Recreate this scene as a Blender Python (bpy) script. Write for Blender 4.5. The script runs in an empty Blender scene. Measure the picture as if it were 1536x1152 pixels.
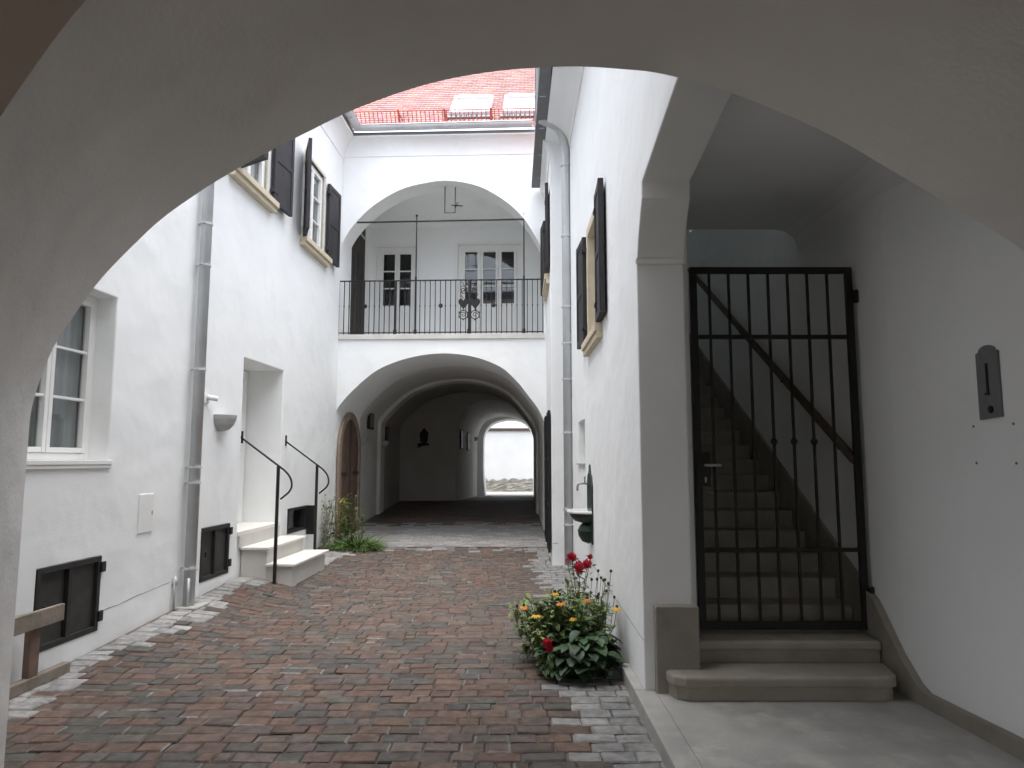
import bpy, bmesh, math, random
from mathutils import Vector, Matrix
R = random.Random(7)
sc = bpy.context.scene
COL = sc.collection
PI = math.pi

# ------------------------------------------------------------------ materials
def nd(nt, t, **kw):
    n = nt.nodes.new(t)
    for k, v in kw.items(): setattr(n, k, v)
    return n

def mat(name, col, rough=0.8, var=0.06, scale=6.0, bump=0.0, bscale=60.0, metal=0.0, spec=0.3, wave=0.0, col2=None, big=0.0, attr=False, stain=None):
    m = bpy.data.materials.new(name); m.use_nodes = True
    nt = m.node_tree; nt.nodes.clear(); L = nt.links.new
    out = nd(nt, 'ShaderNodeOutputMaterial'); b = nd(nt, 'ShaderNodeBsdfPrincipled')
    L(b.outputs[0], out.inputs[0])
    b.inputs['Roughness'].default_value = rough; b.inputs['Metallic'].default_value = metal
    b.inputs['Specular IOR Level'].default_value = spec
    g = nd(nt, 'ShaderNodeNewGeometry')
    n1 = nd(nt, 'ShaderNodeTexNoise'); n1.inputs['Scale'].default_value = scale; n1.inputs['Detail'].default_value = 6
    L(g.outputs['Position'], n1.inputs['Vector'])
    ramp = nd(nt, 'ShaderNodeValToRGB')
    c2 = col2 if col2 else tuple(min(1, c*(1+var)) for c in col)
    c1 = col if col2 else tuple(c*(1-var) for c in col)
    ramp.color_ramp.elements[0].position = 0.3; ramp.color_ramp.elements[1].position = 0.7
    ramp.color_ramp.elements[0].color = (*c1, 1); ramp.color_ramp.elements[1].color = (*c2, 1)
    L(n1.outputs['Fac'], ramp.inputs['Fac'])
    csock = ramp.outputs['Color']
    if attr:
        a = nd(nt, 'ShaderNodeVertexColor'); a.layer_name = 'col'
        mx = nd(nt, 'ShaderNodeMix', data_type='RGBA', blend_type='MULTIPLY'); mx.inputs[0].default_value = 1.0
        L(csock, mx.inputs[6]); L(a.outputs['Color'], mx.inputs[7]); csock = mx.outputs[2]
    if stain:
        n3 = nd(nt, 'ShaderNodeTexNoise'); n3.inputs['Scale'].default_value = stain[1]; n3.inputs['Detail'].default_value = 8; n3.inputs['Roughness'].default_value = .65
        L(g.outputs['Position'], n3.inputs['Vector'])
        r3 = nd(nt, 'ShaderNodeValToRGB'); r3.color_ramp.elements[0].position = stain[2]; r3.color_ramp.elements[1].position = min(1, stain[2]+.18)
        r3.color_ramp.elements[0].color = (0, 0, 0, 1); r3.color_ramp.elements[1].color = (stain[3],)*3+(1,)
        L(n3.outputs['Fac'], r3.inputs['Fac'])
        mx = nd(nt, 'ShaderNodeMix', data_type='RGBA'); L(r3.outputs['Color'], mx.inputs[0]); L(csock, mx.inputs[6]); mx.inputs[7].default_value = (*stain[0], 1)
        csock = mx.outputs[2]
    L(csock, b.inputs['Base Color'])
    if bump or big or wave:
        prev = None
        def addb(src, s, d):
            nonlocal prev
            bp = nd(nt, 'ShaderNodeBump'); bp.inputs['Strength'].default_value = s; bp.inputs['Distance'].default_value = d
            L(src, bp.inputs['Height'])
            if prev is not None: L(prev.outputs[0], bp.inputs['Normal'])
            prev = bp
        if big:
            n4 = nd(nt, 'ShaderNodeTexNoise'); n4.inputs['Scale'].default_value = 2.2; n4.inputs['Detail'].default_value = 2
            L(g.outputs['Position'], n4.inputs['Vector']); addb(n4.outputs['Fac'], big, 0.08)
        if bump:
            n2 = nd(nt, 'ShaderNodeTexNoise'); n2.inputs['Scale'].default_value = bscale; n2.inputs['Detail'].default_value = 5
            L(g.outputs['Position'], n2.inputs['Vector']); addb(n2.outputs['Fac'], bump, 0.01)
        L(prev.outputs[0], b.inputs['Normal'])
    return m

M = {}
M['plaster'] = mat('white_plaster', (.845, .86, .855), .9, .025, 1.3, .13, 45, big=.28, spec=.15, stain=((.70, .695, .68), 1.1, .57, .45))
M['plaster_in'] = mat('old_white_plaster', (.80, .785, .75), .92, .04, 1.1, .3, 40, big=.5, spec=.1, stain=((.68, .665, .63), 1.6, .56, .5))
M['ochre'] = mat('brown_painted_plaster', (.50, .36, .26), .92, .08, 2, .2, 40, spec=.1)
M['white_paint'] = mat('white_gloss_paint', (.80, .80, .78), .45, .02, 8, .05, 30)
M['cream_stone'] = mat('cream_stone', (.60, .53, .40), .85, .08, 9, .15, 60)
M['pale_stone'] = mat('pale_cream_stone', (.66, .63, .55), .85, .06, 9, .15, 60)
M['grey_stone'] = mat('worn_grey_stone', (.27, .25, .215), .8, .12, 5, .4, 45, stain=((.16, .14, .12), 3, .55, .5))
M['step_stone'] = mat('worn_step_stone', (.33, .305, .26), .75, .12, 4, .35, 40, stain=((.2, .165, .12), 2.5, .53, .6))
M['landing'] = mat('worn_concrete', (.36, .355, .33), .8, .14, 3.5, .3, 50, stain=((.50, .49, .45), 3.2, .53, .85))
M['slab_white'] = mat('pale_stone_slab', (.74, .72, .67), .55, .03, 4, .1, 40)
M['riser'] = mat('riser_plaster', (.58, .565, .53), .85, .05, 3, .2, 40)
M['zinc'] = mat('zinc_sheet', (.53, .55, .56), .45, .1, 3, .05, 20, metal=.25, spec=.5)
M['zinc_dark'] = mat('zinc_dark', (.16, .16, .17), .6, .1, 5)
M['iron'] = mat('black_iron', (.014, .0135, .013), .55, .2, 12, .1, 60, spec=.35)
M['iron_grey'] = mat('dark_grey_iron', (.03, .03, .03), .5, .2, 12, .1, 60)
M['shutter'] = mat('charcoal_shutter_paint', (.038, .037, .04), .6, .15, 6, .1, 60)
M['door_brown'] = mat('weathered_brown_door', (.125, .08, .06), .75, .2, 7, .25, 50, stain=((.17, .13, .11), 5, .5, .5))
M['door_dark'] = mat('dark_timber', (.045, .04, .036), .75, .25, 6, .25, 40)
M['rail_wood'] = mat('brown_rail_wood', (.085, .066, .046), .5, .15, 8, .05, 60)
M['old_wood'] = mat('weathered_wood', (.26, .225, .185), .85, .2, 8, .3, 50, stain=((.15, .12, .10), 9, .58, .7))
M['old_wood_red'] = mat('reddish_weathered_wood', (.18, .125, .095), .85, .2, 8, .3, 50)
M['lamp'] = mat('grey_lamp_bowl', (.42, .43, .42), .6, .05, 9)
M['lamp_in'] = mat('dark_metal_sign', (.19, .19, .19), .5, .08, 20, metal=.3)
M['green_iron'] = mat('dark_green_enamel', (.012, .03, .022), .35, .15, 9, spec=.5)
M['enamel'] = mat('white_enamel', (.78, .78, .76), .3, .02, 9, spec=.5)
M['brass'] = mat('tap_metal', (.35, .34, .32), .35, .1, 9, metal=.8)
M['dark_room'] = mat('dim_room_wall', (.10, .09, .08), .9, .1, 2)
M['curtain'] = mat('grey_curtain', (.40, .40, .40), .9, .1, 5)
M['tile'] = mat('red_roof_tile', (.27, .142, .127), .8, .2, 3.5, .2, 40, attr=True)
M['red_metal'] = mat('red_painted_metal', (.40, .10, .07), .6, .1, 9)
M['brown_coping'] = mat('brown_coping', (.055, .042, .036), .8, .15, 5)
M['rubble'] = mat('rough_stone', (.185, .175, .15), .9, .3, 4, .6, 20)
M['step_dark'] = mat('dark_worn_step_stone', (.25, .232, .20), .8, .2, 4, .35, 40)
M['end_wall'] = mat('darker_plaster', (.46, .44, .41), .92, .1, 1.4, .3, 40)  # even, darker plaster tone for the innermost bay and end wall
M['joint_shadow'] = mat('plaster_joint_shadow', (.30, .30, .30), .95, .2, 9)  # grey that stands for the shadow under a plaster edge
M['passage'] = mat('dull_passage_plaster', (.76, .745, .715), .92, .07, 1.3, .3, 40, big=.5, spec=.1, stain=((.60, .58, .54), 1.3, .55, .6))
M['brick'] = mat('clay_paver', (.65, .65, .64), .78, .28, 16, .6, 60, attr=True, stain=((.19, .175, .16), 9, .60, .55))
M['sand'] = mat('joint_sand', (.135, .12, .11), .95, .2, 30)
M['floor_in'] = mat('passage_stone_floor', (.22, .205, .195), .85, .15, 5, .4, 30)
M['soil'] = mat('soil', (.06, .045, .035), .95, .3, 12, .5, 30)
M['ground'] = mat('earth', (.14, .125, .10), .95, .2, 2)
M['gravel'] = mat('yard_gravel', (.30, .29, .26), .95, .15, 12)

def leafmat(name, c, var=.25, trans=.25):
    m = mat(name, c, .5, var, 14, 0, spec=.35, attr=True)
    return m
M['leaf_dark'] = leafmat('broad_leaf', (.036, .078, .030))
M['leaf_mid'] = leafmat('mid_green_leaf', (.135, .20, .06))
M['leaf_yel'] = leafmat('yellow_green_leaf', (.27, .28, .07))
M['leaf_grass'] = leafmat('strap_leaf', (.085, .15, .04))
M['leaf_grey'] = leafmat('greyish_leaf', (.17, .19, .12))
M['stem'] = mat('plant_stem', (.12, .13, .05), .7, .2, 20)
M['twig'] = mat('dry_twig', (.30, .25, .18), .8, .2, 20)
M['petal_yellow'] = mat('yellow_petal', (.62, .38, .04), .6, .2, 30)
M['petal_orange'] = mat('orange_petal', (.60, .22, .04), .6, .2, 30)
M['petal_red'] = mat('red_petal', (.42, .015, .035), .55, .25, 40)
M['seed'] = mat('brown_seed_head', (.06, .04, .025), .8, .2, 30)

def glass(name, tint, refl=.05, gray=0.0):
    m = bpy.data.materials.new(name); m.use_nodes = True
    nt = m.node_tree; nt.nodes.clear(); L = nt.links.new
    out = nd(nt, 'ShaderNodeOutputMaterial')
    t = nd(nt, 'ShaderNodeBsdfTransparent'); t.inputs[0].default_value = (*tint, 1)
    gl = nd(nt, 'ShaderNodeBsdfGlossy'); gl.inputs['Roughness'].default_value = .03
    fr = nd(nt, 'ShaderNodeLayerWeight'); fr.inputs['Blend'].default_value = .5
    pw = nd(nt, 'ShaderNodeMath', operation='POWER'); pw.inputs[1].default_value = 4.0; L(fr.outputs['Facing'], pw.inputs[0])
    ad = nd(nt, 'ShaderNodeMath', operation='MULTIPLY_ADD', use_clamp=True); ad.inputs[1].default_value = .7; ad.inputs[2].default_value = refl
    L(pw.outputs[0], ad.inputs[0])
    mx = nd(nt, 'ShaderNodeMixShader'); L(ad.outputs[0], mx.inputs[0]); L(t.outputs[0], mx.inputs[1]); L(gl.outputs[0], mx.inputs[2])
    L(mx.outputs[0], out.inputs[0])
    return m
M['glass'] = glass('window_glass', (.86, .88, .88), .045)
M['glass_sky'] = mat('skylight_glass', (.72, .76, .80), .08, .02, 2, spec=1.0, metal=.55)

# ------------------------------------------------------------------ mesh builder
ORG = {}
def tag(o, label=None, cat=None, group=None, kind=None):
    if label: o['label'] = label
    if cat: o['category'] = cat
    if group: o['group'] = group
    if kind: o['kind'] = kind
    return o

def thing(name, label, cat, loc, group=None):
    o = bpy.data.objects.new(name, None); o.empty_display_size = .2
    COL.objects.link(o); o.location = loc; ORG[o] = Vector(loc)
    return tag(o, label, cat, group)

class MB:
    def __init__(s, f=None):
        s.bm = bmesh.new(); s.f = f or (lambda a, b, c: (a, b, c)); s.cl = None; s.smooth = False
    def v(s, a, b, c): return s.bm.verts.new(s.f(a, b, c))
    def face(s, vs, col=None):
        try: fc = s.bm.faces.new(vs)
        except ValueError: return None
        if col is not None:
            if s.cl is None: s.cl = s.bm.loops.layers.float_color.new('col')
            for l in fc.loops: l[s.cl] = (*col, 1)
        return fc
    def box(s, a0, a1, b0, b1, c0, c1):
        v = [s.v(a, b, c) for a in (a0, a1) for b in (b0, b1) for c in (c0, c1)]
        for q in ((0, 1, 3, 2), (4, 6, 7, 5), (0, 4, 5, 1), (2, 3, 7, 6), (0, 2, 6, 4), (1, 5, 7, 3)): s.face([v[i] for i in q])
        return s
    def tube(s, pts, r, n=8, cap=True, sq=False):
        P = [Vector(s.f(*p)) for p in pts]; rings = []
        rr = r if isinstance(r, (list, tuple)) else [r]*len(P)
        ref = None
        for i, p in enumerate(P):
            d = ((P[i+1]-p) if i == 0 else (p-P[i-1]) if i == len(P)-1 else (P[i+1]-p).normalized()+(p-P[i-1]).normalized()).normalized()
            if ref is None: ref = Vector((0, 0, 1)) if abs(d.z) < .9 else Vector((1, 0, 0))
            x = d.cross(ref).normalized(); y = x.cross(d).normalized(); ref = y
            o = PI/4 if n == 4 else 0
            rings.append([s.bm.verts.new(p+(x*math.cos(o+2*PI*k/n)+y*math.sin(o+2*PI*k/n))*rr[i]) for k in range(n)])
        for a, b in zip(rings, rings[1:]):
            for k in range(n): s.face([a[k], a[(k+1) % n], b[(k+1) % n], b[k]])
        if cap: s.face(rings[0][::-1]); s.face(rings[-1])
        return s
    def lathe(s, prof, cx, cy, n=20, a0=0, a1=2*PI):
        full = abs(a1-a0-2*PI) < 1e-6; k = n if full else n+1
        rings = [[s.v(cx+r*math.cos(a0+(a1-a0)*i/n), cy+r*math.sin(a0+(a1-a0)*i/n), z) for i in range(k)] for r, z in prof]
        for a, b in zip(rings, rings[1:]):
            for i in range(n): s.face([a[i], a[(i+1) % k], b[(i+1) % k], b[i]])
        if full:
            s.face(rings[0][::-1]); s.face(rings[-1])
        else:
            s.face([r[0] for r in rings]); s.face([r[-1] for r in rings][::-1])
            s.face(rings[0][::-1]); s.face(rings[-1])
        return s
    def prism(s, loops, c0, c1, order='ac'):
        """loops: outer loop first, then holes, in (a, c); extruded along b from c0 to c1"""
        fr, bk = [], []; edges = []
        for lp in loops:
            F_ = [s.v(a, c0, c) for a, c in lp]; B_ = [s.v(a, c1, c) for a, c in lp]; n = len(lp)
            for k in range(n):
                s.face([F_[k], F_[(k+1) % n], B_[(k+1) % n], B_[k]])
            fr.append(F_); bk.append(B_)
        for grp in (fr, bk):
            es = []
            for lp in grp:
                for k in range(len(lp)):
                    e = s.bm.edges.get((lp[k], lp[(k+1) % len(lp)]))
                    es.append(e)
            bmesh.ops.triangle_fill(s.bm, edges=es, use_beauty=True, use_dissolve=False)
        return s
    def sphere(s, c, r, n=8, m=6, sc_=(1, 1, 1)):
        c = Vector(s.f(*c)); rows = []
        top = s.bm.verts.new(c+Vector((0, 0, r*sc_[2]))); bot = s.bm.verts.new(c-Vector((0, 0, r*sc_[2])))
        for j in range(1, m):
            t = PI*j/m
            rows.append([s.bm.verts.new(c+Vector((r*sc_[0]*math.sin(t)*math.cos(2*PI*k/n), r*sc_[1]*math.sin(t)*math.sin(2*PI*k/n), r*sc_[2]*math.cos(t)))) for k in range(n)])
        for k in range(n):
            s.face([top, rows[0][k], rows[0][(k+1) % n]]); s.face([bot, rows[-1][(k+1) % n], rows[-1][k]])
            for a, b in zip(rows, rows[1:]): s.face([a[k], b[k], b[(k+1) % n], a[(k+1) % n]])
        return s
    def build(s, name, m, parent=None, bevel=0.0, smooth=False, seg=2, recalc=True):
        bm = s.bm
        if recalc: bmesh.ops.recalc_face_normals(bm, faces=bm.faces)
        xs = [v.co for v in bm.verts]
        lo = Vector((min(c.x for c in xs), min(c.y for c in xs), min(c.z for c in xs)))
        hi = Vector((max(c.x for c in xs), max(c.y for c in xs), max(c.z for c in xs)))
        o0 = Vector(((lo.x+hi.x)/2, (lo.y+hi.y)/2, lo.z))
        for v in bm.verts: v.co -= o0
        if smooth:
            for f in bm.faces: f.smooth = True
        me = bpy.data.meshes.new(name); bm.to_mesh(me); bm.free()
        me.materials.append(M[m] if isinstance(m, str) else m)
        o = bpy.data.objects.new(name, me); COL.objects.link(o)
        if parent is not None:
            o.parent = parent; o.location = o0-ORG[parent]
        else: o.location = o0
        ORG[o] = o0
        if bevel:
            md = o.modifiers.new('bevel', 'BEVEL'); md.width = bevel; md.segments = seg; md.limit_method = 'ANGLE'; md.angle_limit = math.radians(40); md.use_clamp_overlap = True
        if smooth == 'auto': me.set_sharp_from_angle(angle=math.radians(28))
        return o

def cr(pts, n=5):
    out = []
    P = [pts[0]]+list(pts)+[pts[-1]]
    for i in range(1, len(P)-2):
        p0, p1, p2, p3 = P[i-1], P[i], P[i+1], P[i+2]
        for k in range(n):
            t = k/n
            out.append(tuple(.5*(2*p1[j]+(p2[j]-p0[j])*t+(2*p0[j]-5*p1[j]+4*p2[j]-p3[j])*t*t+(3*p1[j]-p0[j]-3*p2[j]+p3[j])*t**3) for j in range(len(p1))))
    out.append(tuple(pts[-1])); return out

def rect(a0, a1, c0, c1): return [(a0, c0), (a1, c0), (a1, c1), (a0, c1)]

# wall frames: (along the wall, out of the wall, height)
fL = lambda u, v, z: (-3.97+.0417*u+v*.999, u-.0417*v, z)                 # left house
fF = lambda u, v, z: (u-.0417*v, 13.43-.0417*u-v, z)                      # rear house, front
fA = lambda u, v, z: (.93-v, u, z)                                        # right house, near
fB = lambda u, v, z: (.63+.016*(u-11.2)-v, u+.016*v, z)                   # right house, far
fV = lambda u, v, z: (2.72+.06*max(0, 5-u)-v, u, z)                                       # entry side wall
fP = lambda u, v, z: (-3.40+.0417*(u-13.57)+v, u, z)                                     # passage left wall

# ------------------------------------------------------------------ window pieces
def window(f, u0, u1, z0, z1, v, parent, rows=3, cols=2, fw=.06, sash=.045, name='window', curtain=False, low_panel=0.0, material='white_paint'):
    mb = MB(f); t = .05
    mb.box(u0, u0+fw, v-t, v+.012, z0, z1).box(u1-fw, u1, v-t, v+.012, z0, z1)
    mb.box(u0+fw, u1-fw, v-t, v+.010, z0, z0+fw).box(u0+fw, u1-fw, v-t, v+.010, z1-fw, z1)
    iu0, iu1, iz0, iz1 = u0+fw, u1-fw, z0+fw, z1-fw
    w = (iu1-iu0)/cols
    for c in range(cols):
        a0, a1 = iu0+c*w+.003, iu0+(c+1)*w-.003
        mb.box(a0, a0+sash, v-t+.01, v+.022, iz0+.003, iz1-.003).box(a1-sash, a1, v-t+.01, v+.022, iz0+.003, iz1-.003)
        mb.box(a0+sash, a1-sash, v-t+.01, v+.020, iz0+.003, iz0+.003+sash+low_panel).box(a0+sash, a1-sash, v-t+.01, v+.020, iz1-.003-sash, iz1-.003)
        gz0, gz1 = iz0+.003+sash+low_panel, iz1-.003-sash
        for r in range(1, rows):
            zz = gz0+(gz1-gz0)*r/rows
            mb.box(a0+sash, a1-sash, v-t+.015, v+.012, zz-.012, zz+.012)
    o = mb.build(name, material, parent, bevel=.004)
    g = MB(f); g.box(iu0+.01, iu1-.01, v-.028, v-.022, iz0+.02+low_panel, iz1-.02); g.build('pane', 'glass', o)
    if curtain:
        cb = MB(f); n = 60; prev = None
        for k in range(n+1):
            u = u0+.02+(u1-u0-.04)*k/n; vv = v-.062+.012*math.sin(k*1.15)+.007*math.sin(k*.41)
            cur = (cb.v(u, vv, z0+.02), cb.v(u, vv, z1-.02))
            if prev: cb.face([prev[0], cur[0], cur[1], prev[1]])
            prev = cur
        cb.build('curtain', 'curtain', o, smooth=True, recalc=False)
    return o

def shutter(f, uh, sgn, w, z0, z1, ang, parent, v0=.05):
    ca, sa = math.cos(ang), math.sin(ang)
    g = lambda a, b, z: f(uh+sgn*(a*ca-b*sa), v0+a*sa+b*ca, z)
    mb = MB(g); mb.box(0, w, -.016, .016, z0, z1)
    for s_ in (-1, 1):
        b0, b1 = (s_*.016, s_*.028) if s_ > 0 else (-.028, -.016)
        mb.box(0, .07, b0, b1, z0, z1); mb.box(w-.07, w, b0, b1, z0, z1)
        for zz in (z0, (z0+z1)/2-.04, z1-.08): mb.box(.07, w-.07, b0, b1-.002*s_, zz, zz+.08)
    for zz in (z0+.16, z1-.2):
        mb.box(-.03, .10, .028, .038, zz, zz+.035); mb.box(-.05, .0, -.02, .02, zz-.01, zz+.05)
    return mb.build('shutter', 'shutter', parent, bevel=.003)

def sill(f, u0, u1, z0, z1, out, parent, m='cream_stone', back=-.12):
    mb = MB(f); mb.box(u0, u1, back, out*.72, z0, z0+(z1-z0)*.45); mb.box(u0, u1, back, out, z0+(z1-z0)*.45, z1)
    return mb.build('sill', m, parent, bevel=.006)

def surround(f, u0, u1, z0, z1, w, out, parent, m='cream_stone', back=-.14):
    mb = MB(f); mb.box(u0-w, u0, back, out, z0, z1+w).box(u1, u1+w, back, out, z0, z1+w).box(u0, u1, back, out, z1, z1+w)
    return mb.build('surround', m, parent, bevel=.004)

def cellar(f, u0, u1, z0, z1, parent, hinge=True, material='iron_grey'):
    mb = MB(f); w = .045
    mb.box(u0, u0+w, -.06, .008, z0, z1).box(u1-w, u1, -.06, .008, z0, z1).box(u0+w, u1-w, -.06, .007, z0, z0+w).box(u0+w, u1-w, -.06, .007, z1-w, z1)
    mid = (u0+u1)/2-.02; mb.box(mid, mid+.05, -.05, .004, z0+w, z1-w)
    mb.box(u0+.08, u0+.11, .007, .03, (z0+z1)/2-.03, (z0+z1)/2+.03)
    for zz in (z0+.08, z1-.14): mb.box(u1-.02, u1+.035, .008, .03, zz, zz+.09)
    o = mb.build('cellar_window', material, parent, bevel=.003)
    g = MB(f)
    g.box(u0+w, mid, -.045, -.038, z0+w, z1-w); g.box(mid+.05, u1-w, -.035, -.028, z0+w, z1-w)
    g.build('mesh_panel', mat('dark_screen', (.05, .048, .045), .55, .2, 9), o)
    return o

def cove(f, u0, u1, z0, z1, out, parent, steps=7, m='plaster', back=-.1):
    lo = []
    for k in range(steps+1):
        t = k/steps*PI/2; lo.append((.014+out*(1-math.cos(t)), z0+(z1-z0)*math.sin(t)))
    prof = [(back, z0)]+[(.014, z0)]*0+lo+[(out+.014, z1+.05), (back, z1+.05)]
    mb = MB(lambda a, b, c: f(b, a, c)); mb.prism([prof], u0, u1)
    return mb.build('cornice', m, parent, smooth='auto')

def gutter(pts, r, parent):
    mb = MB(); P = [Vector(p) for p in pts]
    d = (P[-1]-P[0]).normalized(); x = d.cross(Vector((0, 0, 1))).normalized(); n = 10
    outer = [[mb.bm.verts.new(p+x*r*math.cos(PI+PI*k/n)+Vector((0, 0, 1))*r*math.sin(PI+PI*k/n)) for k in range(n+1)] for p in P]
    inner = [[mb.bm.verts.new(p+x*(r-.008)*math.cos(PI+PI*k/n)+Vector((0, 0, 1))*(r-.008)*math.sin(PI+PI*k/n)) for k in range(n+1)] for p in P]
    for A, B in zip(outer, outer[1:]):
        for k in range(n): mb.face([A[k], A[k+1], B[k+1], B[k]])
    for A, B in zip(inner, inner[1:]):
        for k in range(n): mb.face([A[k], B[k], B[k+1], A[k+1]])
    for j in range(len(P)-1):
        mb.face([outer[j][0], outer[j+1][0], inner[j+1][0], inner[j][0]]); mb.face([outer[j][n], inner[j][n], inner[j+1][n], outer[j+1][n]])
    for j in (0, -1):
        mb.face(inner[j]); 
        for k in range(n): mb.face([outer[j][k], outer[j][k+1], inner[j][k+1], inner[j][k]])
    for s_ in (-1, 1):
        mb.tube([tuple(P[0]+x*s_*(r+.004)+Vector((0, 0, .006))), tuple(P[-1]+x*s_*(r+.004)+Vector((0, 0, .006)))], .011, 6)
    L_ = (P[-1]-P[0]).length; k = 1
    while k*1.0 < L_:      # soldered joints
        c = P[0]+d*k*1.0
        ring = [tuple(c+x*(r+.005)*math.cos(PI+PI*q/n)+Vector((0, 0, 1))*(r+.005)*math.sin(PI+PI*q/n)) for q in range(n+1)]
        mb.tube(ring, .009, 5); k += 1
    return mb.build('gutter', 'zinc', parent, smooth='auto')

def roof(f0, u0, u1, ex, ez, k, length, parent, row=.17):
    """plain-tile roof in rows; f0(u, run, z): run = horizontal distance up from the eave"""
    mb = MB(f0); n = int(length/row); cs = 1/math.sqrt(1+k*k)
    tw = .18; cols = int((u1-u0)/tw)
    rr = random.Random(3)
    for i in range(n):
        r0, r1 = i*row*cs, (i+1)*row*cs+.05*cs
        off = tw/2 if i % 2 else 0
        for j in range(-1, cols+1):
            a0 = u0+j*tw+off+.002; a1 = a0+tw-.004
            a0 = max(a0, u0); a1 = min(a1, u1)
            if a1-a0 < .02: continue
            g = rr.uniform(.82, 1.15); c = (g, g*rr.uniform(.9, 1.12), g*rr.uniform(.9, 1.15)); dz = rr.uniform(-.003, .003)
            zt0, zt1 = ez+k*r0+.03+dz, ez+k*r1+.006
            A = [mb.v(a0, ex+r0, zt0), mb.v(a1, ex+r0, zt0), mb.v(a1, ex+r1, zt1), mb.v(a0, ex+r1, zt1)]
            mb.face(A, c)
            B = [mb.v(a0, ex+r0, zt0-.022), mb.v(a1, ex+r0, zt0-.022)]
            mb.face([B[0], B[1], A[1], A[0]], c)
    tiles = mb.build('roof', 'tile', parent, recalc=False)
    d = MB(f0); d.prism([[(ex+.02, ez-.03), (ex+length*cs, ez-.03+k*length*cs), (ex+length*cs, ez-.2+k*length*cs), (ex+.02, ez-.12)]], u0+.01, u1-.01) if False else None
    return tiles

# ------------------------------------------------------------------ ground heights
def gz(x, y):
    z = -.10
    if y > 9.5: z += .035*(min(y, 22)-9.5)
    if y > 22: z -= .032*(min(y, 33)-22)
    xl = -3.97+.0417*y
    t = max(0.0, 1-(x-xl)/1.1)
    if 4 < y < 13.6:
        h = .02+.055*(y-6) if y < 9.2 else .196-.05*(y-9.2)
        z += max(0, h)*t*t*(3-2*t)
    return z

# base sheets
mb = MB()
def sheet(mb, x0, x1, y0, y1, nx, ny, dz=0.0, zf=gz):
    V = [[mb.v(x0+(x1-x0)*i/nx, y0+(y1-y0)*j/ny, zf(x0+(x1-x0)*i/nx, y0+(y1-y0)*j/ny)+dz) for i in range(nx+1)] for j in range(ny+1)]
    for j in range(ny):
        for i in range(nx): mb.face([V[j][i], V[j][i+1], V[j+1][i+1], V[j+1][i]])
    return mb
sheet(mb, -300, 300, -300, 300, 4, 4, 0, lambda x, y: -.5)
tag(mb.build('ground', 'ground', recalc=False), kind='structure')
mb = MB(); sheet(mb, -3.9, 1.2, -8, 12.95, 20, 60, -.014)
tag(mb.build('paving_bed', 'sand', recalc=False), kind='structure')
mb = MB(); sheet(mb, -4.1, 1.25, 12.95, 34.0, 10, 60, -.002)
floor_in = mb.build('passage_floor', 'floor_in', recalc=False); tag(floor_in, kind='structure')
mb = MB(); sheet(mb, -12, 12, 34.0, 60.0, 4, 4, 0, lambda x, y: -.02)
tag(mb.build('back_yard', 'gravel', recalc=False), kind='structure')

# pavers, one face set per brick
PAL = [(.185, .115, .092), (.165, .11, .09), (.175, .125, .098), (.145, .115, .095), (.105, .102, .097), (.12, .118, .112), (.125, .122, .108), (.19, .13, .108), (.205, .132, .10), (.16, .125, .116), (.15, .138, .12), (.20, .16, .138)]
GREY = [(.345, .34, .335), (.385, .38, .37), (.32, .318, .315), (.40, .39, .38), (.36, .35, .345), (.31, .31, .308)]
mb = MB(); mb.cl = mb.bm.loops.layers.float_color.new('col')
R = random.Random(11)
y = 1.0; row = .138; ci = 0
while y < 12.9:
    x = -3.95+.0417*y+R.uniform(0, .05)
    while x < .93:
        right = .26+.05*math.sin(y*2.1)
        xl = -3.44+(max(0, y-8.6)*.17 if y < 12 else .58)
        zone = R.uniform(-.16, .16)
        grey = x > right+zone*.8 or x < xl+zone
        w = R.choice((.185, .2, .2, .21, .27)) if grey else R.choice((.10, .15, .17, .2, .2, .22, .26))
        if y > 12.3 and not grey and R.random() < (y-12.3)*1.2: grey = True
        c = R.choice(GREY) if grey else R.choice(PAL)
        if not grey: c = tuple(q*.80+m_*.20 for q, m_ in zip(c, (.162, .128, .110)))
        j = R.uniform(.90, 1.12)*(1.22 if (grey and x < -2) else 1.0); c = tuple(q*j for q in c)
        x1 = min(x+w, .99)
        g = .003; dz = R.uniform(-.0035, .0035); tx = R.uniform(-.003, .003); ty = R.uniform(-.003, .003)
        b = .005+R.uniform(0, .012); q = [(x+g, y+g), (x1-g, y+g), (x1-g, y+row-g), (x+g, y+row-g)]
        cx, cy = (x+x1)/2, y+row/2
        def P(px, py, d): return mb.v(px+R.uniform(-.003, .003), py+R.uniform(-.003, .003), gz(px, py)+dz+tx*(px-cx)/.1+ty*(py-cy)/.07+d)
        out_ = [P(px, py, -.010) for px, py in q]
        inn = [P(px+(b if px < cx else -b), py+(b if py < cy else -b), 0) for px, py in q]
        mb.face(inn, c)
        for k in range(4):
            cc = c
            if R.random() < .16:
                s_ = R.uniform(.20, .36); cc = (s_, s_*.95, s_*.9)
            elif R.random() < .3: cc = tuple(t*.8 for t in c)
            mb.face([out_[k], out_[(k+1) % 4], inn[(k+1) % 4], inn[k]], cc)
        x = x1
    y += row
tag(mb.build('paving', 'brick', recalc=False), kind='structure')

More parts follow.
